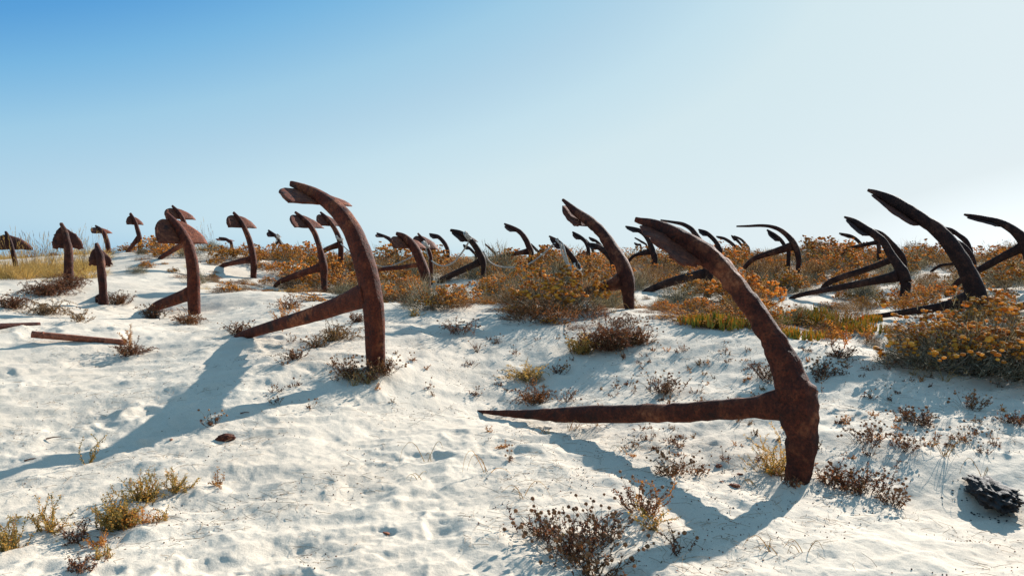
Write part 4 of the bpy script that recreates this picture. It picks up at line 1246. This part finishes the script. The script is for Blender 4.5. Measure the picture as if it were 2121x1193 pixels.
# grass: curled blades by the anchors, straw grass on the left crest, plumes against the sky
for k, (px, py, n, L_, lab) in enumerate(((1185, 895, 9, .22, 'curled pale grass blades in front of the nearest anchor shank'), (1235, 885, 7, .20, 'curled grass with orange base right of the first curl'),
    (1130, 900, 9, .15, 'small grey curled blades near the shank tip'), (760, 800, 26, .26, 'curled grass round the foot of the tall reddish anchor'),
    (735, 800, 16, .22, 'pale curled grass left of the tall reddish anchor foot'), (1290, 940, 4, .2, 'few thin blades on the edge of the anchor shadow'),
    (890, 950, 3, .26, 'single long curved blade on open sand left of the shank'), (1010, 985, 4, .3, 'long brown curved blades on sand below the shank tip'),
    (1085, 1030, 3, .22, 'short curved blade on sand left of the seed headed cluster'), (1960, 945, 9, .26, 'thin upright blades with long shadows at right'),
    (1560, 1010, 4, .16, 'few straw blades left of the nearest anchor foot'), (1955, 790, 12, .26, 'curled blades in front of the right clump'),
    (1890, 780, 10, .2, 'curled pale blades at the left foot of the right clump'), (2040, 1000, 3, .24, 'curved orange stalk by the driftwood'),
    (1595, 1150, 4, .18, 'thin yellow blades on sand near the bottom'), (870, 995, 3, .2, 'dry curved blades on the open sand in the middle'),
    (1660, 1150, 3, .2, 'sparse blades right of the thin yellow blades'), (1310, 640, 16, .3, 'long curved straw blades before the big forked anchor foot'),
    (1270, 650, 14, .3, 'long straw blades left of the big forked anchor foot'))):
    tag(obj('curled_grass', curl_grass(3000 + k, n, L_), None, on(px, py), (0, 0, rz())), lab, 'grass', 'curled grass blades')
TUFT = P['straw']
plume = [grass_tuft(3300 + i, 26, .34, .12, .004, .5, 'tan', 9) for i in range(3)]
for k, (px, d, s, lab) in enumerate(((62, 17.5, 1.2, 'tall wispy grass plumes at the left edge'), (80, 18.2, 1.1, 'wispy grass plumes right of the anchor at the left edge'), (105, 16.5, 1.0, 'grass plumes left of the arrow palmed anchor'),
    (180, 17.0, .9, 'grass plumes right of the arrow palmed anchor'), (420, 18.5, 1.0, 'grass plumes right of the anchor with the sunlit palm'), (442, 19.5, 1.0, 'taller grass plumes before the tiny far tip'),
    (628, 18.0, 1.1, 'grass plumes left of the anchor with the knobbed crown'), (700, 18.0, .9, 'grass plumes beside the rope wound anchor'), (1015, 17.5, 1.2, 'grass plumes right of the roped black anchor'),
    (1040, 18.5, 1.2, 'grass plumes left of the brown hooked anchor'), (1120, 18.0, 1.0, 'grass plumes right of the brown hooked anchor'), (940, 20.0, .8, 'grass plumes left of the roped black anchor'))):
    x = (px - 1060.5) / F * d
    tag(obj('plume_grass', plume[k % 3], None, (x, d, h1(x, d)), (0, 0, 0), (s,) * 3), lab, 'grass', 'grass with tall plumes')
for k in range(95):                         # yellow grass bank at the left
    px = random.uniform(-60, 205); d = random.uniform(15.0, 18.6)
    if abs(px - 25) < 40 and d < 17.4: d = random.uniform(14.6, 15.6)
    x = (px - 1060.5) / F * d; p = Vector((x, d, h1(x, d)))
    place_shrub('straw', p, random.uniform(.55, 1.05))

# ------------------------------------------------------------------ litter on the sand (too many and small to count)
g = G(4000); g2 = G(4001)
pts_ = []
random.seed(5)
for _ in range(17000):
    th = random.uniform(-.62, .62); d = 3.0 * math.exp(random.random() ** .8 * math.log(13 / 3.0)); x = math.tan(th) * d
    px = 1060.5 + F * x / d
    if d > edge(px) + 1: continue
    dens = float(gn(np.array([x / .8]), np.array([d / .8]), 91)[0]) + .25 * (px > 950) + .12 * (d > 6.5)
    if dens < .18 + random.uniform(-.25, .15): continue
    pts_.append((x, d))
zz = H([q[0] for q in pts_], [q[1] for q in pts_])
for (x, d), z in zip(pts_, zz):
    r = random.random(); p = Vector((x, d, z + .003))
    a = random.uniform(0, 6.283); dr = Vector((math.cos(a), math.sin(a), random.uniform(-.05, .25))).normalized()
    if r < .5: g.leaf(p, dr, random.uniform(.006, .016), random.uniform(.003, .007))
    elif r < .8: g2.tube([p, p + dr * random.uniform(.02, .07) + Vector((0, 0, .004)), p + (dr + Vector((random.uniform(-.5, .5), random.uniform(-.5, .5), 0))).normalized() * random.uniform(.06, .15)], .0012, .0007)
    else: g.ball(p, random.uniform(.002, .005))
tag(obj('leaf_litter', g.mesh('leaf_litter', M['dark'])), 'dark dry leaf crumbs strewn over the white sand', kind='stuff')
tag(obj('twig_litter', g2.mesh('twig_litter', M['stem'])), 'thin dry twigs strewn over the white sand', kind='stuff')

# small seedlings and runners between the named plants
for k in range(210):
    px = random.choice([random.uniform(560, 2121), random.uniform(1300, 2121)]); py = random.uniform(700, 960)
    if py > 860 and px < 1000: continue
    p = on(px, py)
    if p.y > edge(px): continue
    s = random.uniform(.5, 1)
    w = where(p)
    if random.random() < .5:
        seed_plant(p, .10 * s, random.randint(2, 7), random.randint(3, 8), 6000 + k, 'tiny seed headed sprig ' + w, 'tiny sprigs on the sand', .09, False, 1, random.choice(['dark', 'red']), .008)
    else:
        tag(obj('small_sprig', saltwort(6500 + k, .05 * s, random.randint(3, 7), .05, random.choice(['red', 'orange', 'tan'])), None, p), 'tiny dry sprig ' + w, 'plant', 'tiny sprigs on the sand')

# ------------------------------------------------------------------ ropes between the anchors
def rope_mat():
    m, nt, out = nodes('grey_rope')
    tc = N(nt, 'ShaderNodeTexCoord'); w = N(nt, 'ShaderNodeTexNoise', Scale=60.0, Detail=3.0)
    nt.links.new(tc.outputs['Object'], w.inputs['Vector'])
    r = ramp(nt, w.outputs[0], [(.35, (.22, .20, .17)), (.65, (.48, .45, .40))])
    b = N(nt, 'ShaderNodeBsdfPrincipled', Roughness=.9); nt.links.new(r.outputs[0], b.inputs['Base Color'])
    bm = N(nt, 'ShaderNodeBump', Strength=.6, Distance=.01); nt.links.new(w.outputs[0], bm.inputs['Height']); nt.links.new(bm.outputs[0], b.inputs['Normal'])
    nt.links.new(b.outputs[0], out.inputs[0]); return m
ROPE = rope_mat()
def smooth_pts(pts, n=5):
    return [p for p, w in catmull([(Vector(p), 1.0) for p in pts], n)]
def rope(label, spans, coils, loc, r_=.018):
    root = bpy.data.objects.new('rope', None); root.location = loc; col.objects.link(root); tag(root, label, 'rope', 'ropes strung between anchors')
    o = Vector(loc)
    for pts in spans:
        g = G(1); g.tube([p - o for p in smooth_pts(pts)], r_, r_, 7); obj('strand', g.mesh('strand', ROPE, True), root)
    for c_, rad, tilt, turns in coils:
        g = G(2); q = []
        for k in range(int(14 * turns) + 1):
            a = 2 * math.pi * k / 14
            v = Vector((math.cos(a) * rad, math.sin(a) * rad, (k / 14 - turns / 2) * r_ * 2.2)); v.rotate(Matrix.Rotation(tilt[1], 3, 'Y') @ Matrix.Rotation(tilt[0], 3, 'X'))
            q.append(c_ + v - o)
        g.tube(q, r_, r_, 7); obj('coil', g.mesh('coil', ROPE, True), root)
def W3(*a): return [at(*q) for q in a]
rope('grey rope sagging between the rope knot anchor and the roped black anchor', [W3((880.5, 508, 18), (890, 536, 18), (913, 550.6, 17.8), (937, 545, 17.5), (957, 523, 17.2), (970, 503, 16.85))],
     [(at(881, 507, 18), .085, (.2, .9), 2.2), (at(968, 489, 17), .10, (.2, 1.0), 2.2)], at(913, 550, 17.8))
rope('longest grey rope sagging between the roped black anchor and the rope tangle', [W3((1001, 520, 16.9), (1012, 540, 17), (1029, 550.6, 17.2), (1056, 554, 17.3), (1090, 549, 17.3), (1120, 530, 17.2), (1150, 503, 17))],
     [(at(1158, 503, 17), .09, (.1, .9), 1.6)], at(1056, 554, 17.3))
rope('tangle of grey rope wound round the black anchor left of the big forked one', [W3((1160, 503, 16.8), (1166, 528, 16.8), (1176, 549, 16.8), (1190, 562, 16.7), (1206, 567, 16.7)), W3((1165, 504, 16.8), (1172, 530, 16.7), (1178, 552, 16.7), (1175, 548, 16.7))],
     [(at(1196, 553, 16.9), .10, (.5, .9), 1.4), (at(1178, 551, 16.8), .05, (.6, .3), 1.8), (at(1195, 566, 16.8), .11, (.2, .5), 1.3)], at(1178, 551, 16.8), .021)
rope('rope from the anchor behind the tall reddish bend down to the knot', [W3((706, 505, 18.9), (724, 521, 18.6), (745, 536, 18.4), (785, 551, 18.2), (808, 551, 18.1), (835, 541, 18), (857, 529, 18), (879, 510, 18))],
     [(at(703, 494, 19), .09, (.2, .7), 2.2)], at(745, 536, 18.4), .015)
rope('thin rope looped over the small dark anchor left of the knobbed crown one', [W3((577, 490, 26), (586, 508, 26), (600, 524, 26)), W3((575, 489, 26), (570, 505, 26), (565, 514, 26))],
     [(at(576, 490, 26), .07, (.2, .9), 1.5)], at(590, 515, 26))

# ------------------------------------------------------------------ things lying on the sand
RUST_BAR = rust_mat('red_rusty_bar', 0.0, 1.5)
for n_ in RUST_BAR.node_tree.nodes:
    if n_.type == 'VALTORGB' and len(n_.color_ramp.elements) == 3 and n_.color_ramp.elements[2].color[0] < .4:
        for e, cc in zip(n_.color_ramp.elements, ((.14, .045, .025), (.26, .085, .045), (.38, .15, .09))): e.color = (*cc, 1)
def bar(label, pa, pb, r0, r1, band=True, mat=None):
    n = 18; pts = [(pa.lerp(pb, i / n), 2 * (r0 + (r1 - r0) * i / n)) for i in range(n + 1)]
    nrm = (pb - pa).cross(Vector((0, 0, 1))).normalized()
    V, Fc = sweep(pts, nrm, 0, 1.0, 16, 2.0, .5, 77)
    root = obj('fallen_bar', mesh_from('fallen_bar', [v - pa for v in V], Fc, mat or RUST_BAR), None, pa); tag(root, label, 'metal bar')
    if band:
        q0 = pa.lerp(pb, .10); q1 = pa.lerp(pb, .125)
        V, Fc = sweep([(q0, 2.12 * r0), (q0.lerp(q1, .5), 2.2 * r0), (q1, 2.12 * r0)], nrm, 0, 1.0, 16, 2.0, .3, 78)
        obj('end_collar', mesh_from('end_collar', [v - pa for v in V], Fc, RUST_BAR), root)
b0 = on(66, 712) + Vector((0, 0, .085)); b1 = on(262, 716) + Vector((0, 0, .03))
print('bar', b0, to_px(b0), b1, to_px(b1))
bar('red rusty metal bar lying on the sand at left, its near end raised', b0, b1, .038, .034)
c0 = on(-60, 690) + Vector((0, 0, .05)); c1 = on(82, 672) + Vector((0, 0, .01))
bar('dark rusty bar poking in from the left edge of the picture', c0, c1, .05, .025, False, rust(.3))
d0_ = at(2200, 616, 10.5); d1_ = at(2086, 640, 10.3)
bar('black iron bar entering from the right edge behind the big shrub', d0_, d1_, .07, .05, False, rust(.9))
e0_ = at(2050, 604, 11.2); e1_ = at(2112, 610, 11.1)
g = G(3); g.tube([Vector((0, 0, 0)), (e1_ - e0_) * .5 + Vector((0, 0, .01)), e1_ - e0_], .012, .008, 5)
zz_ = h1(e0_.x, e0_.y) + .012
tag(obj('dry_stick', g.mesh('dry_stick', M['stem']), None, Vector((e0_.x, e0_.y, max(e0_.z, zz_)))), 'pale dry stick on the small sand patch at the right', 'stick')

def lump_mat(name, c_a, c_b, rough):
    m, nt, out = nodes(name)
    tc = N(nt, 'ShaderNodeTexCoord'); n1 = N(nt, 'ShaderNodeTexNoise', Scale=22.0, Detail=7.0, Roughness=.7)
    nt.links.new(tc.outputs['Object'], n1.inputs['Vector'])
    r = ramp(nt, n1.outputs[0], [(.38, c_a), (.68, c_b)])
    b = N(nt, 'ShaderNodeBsdfPrincipled', Roughness=rough); nt.links.new(r.outputs[0], b.inputs['Base Color'])
    bm = N(nt, 'ShaderNodeBump', Strength=.9, Distance=.015); nt.links.new(n1.outputs[0], bm.inputs['Height']); nt.links.new(bm.outputs[0], b.inputs['Normal'])
    nt.links.new(b.outputs[0], out.inputs[0]); return m
CHAR = lump_mat('blackened_wood', (.006, .006, .006), (.03, .018, .014), .75)
def lump(name, size, axis_yaw, seed, mat, sub=4, amp=.32, freq=3.0, stretch=1.0):
    V, Fc = list(ICO_V), list(ICO_F)
    for _ in range(sub - 1): V, Fc = subdiv(V, Fc)
    out = []
    for v in V:
        q = Vector((v.x * freq * .85, v.y * freq, v.z * freq)) + Vector((seed, 0, 0))
        k = 1 + amp * mnoise.fractal(q, .7, 2.2, 5) + amp * .5 * abs(mnoise.noise(q * 2.3))
        p = Vector((v.x * size[0], v.y * size[1], v.z * size[2])) * k
        p.rotate(Matrix.Rotation(axis_yaw, 3, 'Z')); out.append(p)
    return mesh_from(name, out, Fc, mat)
qa = on(2026, 1000); qb = on(2088, 1080)
qm = (qa + qb) / 2; dv = qb - qa; yaw = math.atan2(dv.y, dv.x)
LL = dv.length / 2
root = obj('driftwood', lump('driftwood', (LL * .98, LL * .44, .066), yaw, 3.3, CHAR, 5, .34, 2.6), None, qm + Vector((0, 0, .038))); tag(root, 'black charred piece of driftwood on the sand at the lower right', 'driftwood')
obj('bark_flap', lump('bark_flap', (LL * .78, LL * .32, .034), yaw + .25, 8.1, CHAR, 4, .45, 3.4), root, Vector((dv.x * .02 + .02, dv.y * .02 + .045, .036)))
obj('splinter', lump('splinter', (LL * .45, LL * .12, .014), yaw - .15, 5.1, lump_mat('brown_wood', (.05, .03, .02), (.14, .09, .07), .8), 3, .5, 3.0), root, Vector((.075, -.01, .02)))
g = G(4100)
for _ in range(60):
    a = g.r.uniform(0, 6.28); rr = g.r.uniform(.12, .30)
    x, y = qm.x + math.cos(a) * rr, qm.y + math.sin(a) * rr
    g.ball(Vector((x, y, h1(x, y) + .003)), g.r.uniform(.0025, .008), False, .6, .4)
tag(obj('charcoal_crumbs', g.mesh('charcoal_crumbs', CHAR)), 'black crumbs scattered round the charred driftwood', kind='stuff')
STUBM = rust_mat('flaking_rust', 0.25, 4.0)
p = on(468, 914)
tag(obj('iron_stub', lump('iron_stub', (.066, .032, .028), .5, 2.2, STUBM, 4, .22, 2.4), None, p + Vector((0, 0, .018))), 'short rusty iron stub on the sand beside the long shadow', 'metal scrap')
FLAKE = lump_mat('orange_rust_flake', (.16, .035, .012), (.38, .12, .04), .8)
for px, py, s, lab in ((1489, 967, .034, 'reddish rust flake on the sand below the nearest anchor shank'), (1522, 1012, .036, 'orange rust flake nearest the anchor shadow edge'),
                       (1495, 1000, .013, 'tiny rust crumb between the two larger rust flakes'), (1533, 986, .020, 'small dark rust flake right of the reddish one'),
                       (355, 912, .018, 'pinkish rust crumb inside the long anchor shadow'), (800, 1105, .02, 'little red leaf scrap on the open sand at bottom middle')):
    tag(obj('rust_flake', lump('rust_flake', (s, s * .6, s * .22), random.uniform(0, 3), px * .01, FLAKE, 3, .6, 2.5), None, on(px, py) + Vector((0, 0, .006))), lab, 'rust flake')
for px, py, L_, a, lab in ((498, 856, .07, .1, 'short black twig on the left sand slope'), (50, 958, .08, .6, 'short dark twig near the left edge'), (95, 915, .10, .5, 'thin green black twig on the left sand')):
    p = on(px, py); g = G(int(px)); e = Vector((math.cos(a) * L_, math.sin(a) * L_, .012)); g.tube([Vector((0, 0, .006)), e * .5 + Vector((0, 0, .008)), e], .006, .003, 5)
    tag(obj('twig', g.mesh('twig', M['dark']), None, p), lab, 'twig')
# alike neighbours: say which of them, from the left
byl = {}
for o in scene.objects:
    if o.parent is None and 'label' in o and 'category' in o: byl.setdefault(o['label'], []).append(o)
NTH = ['leftmost', 'second from left', 'third from left', 'fourth from left', 'fifth from left', 'sixth from left', 'seventh from left']
for lab, os_ in byl.items():
    n = len(os_)
    if 2 <= n <= 8 and len(lab.split()) <= 13:
        os_.sort(key=lambda o: to_px(o.location)[0])
        for i, o in enumerate(os_):
            o['label'] = lab + ', ' + ('rightmost' if i == n - 1 else NTH[i])
print('things', n_things, 'far', len(far_items), 'heads', head_count[0], 'tris', sum(len(m.polygons) for m in bpy.data.meshes))
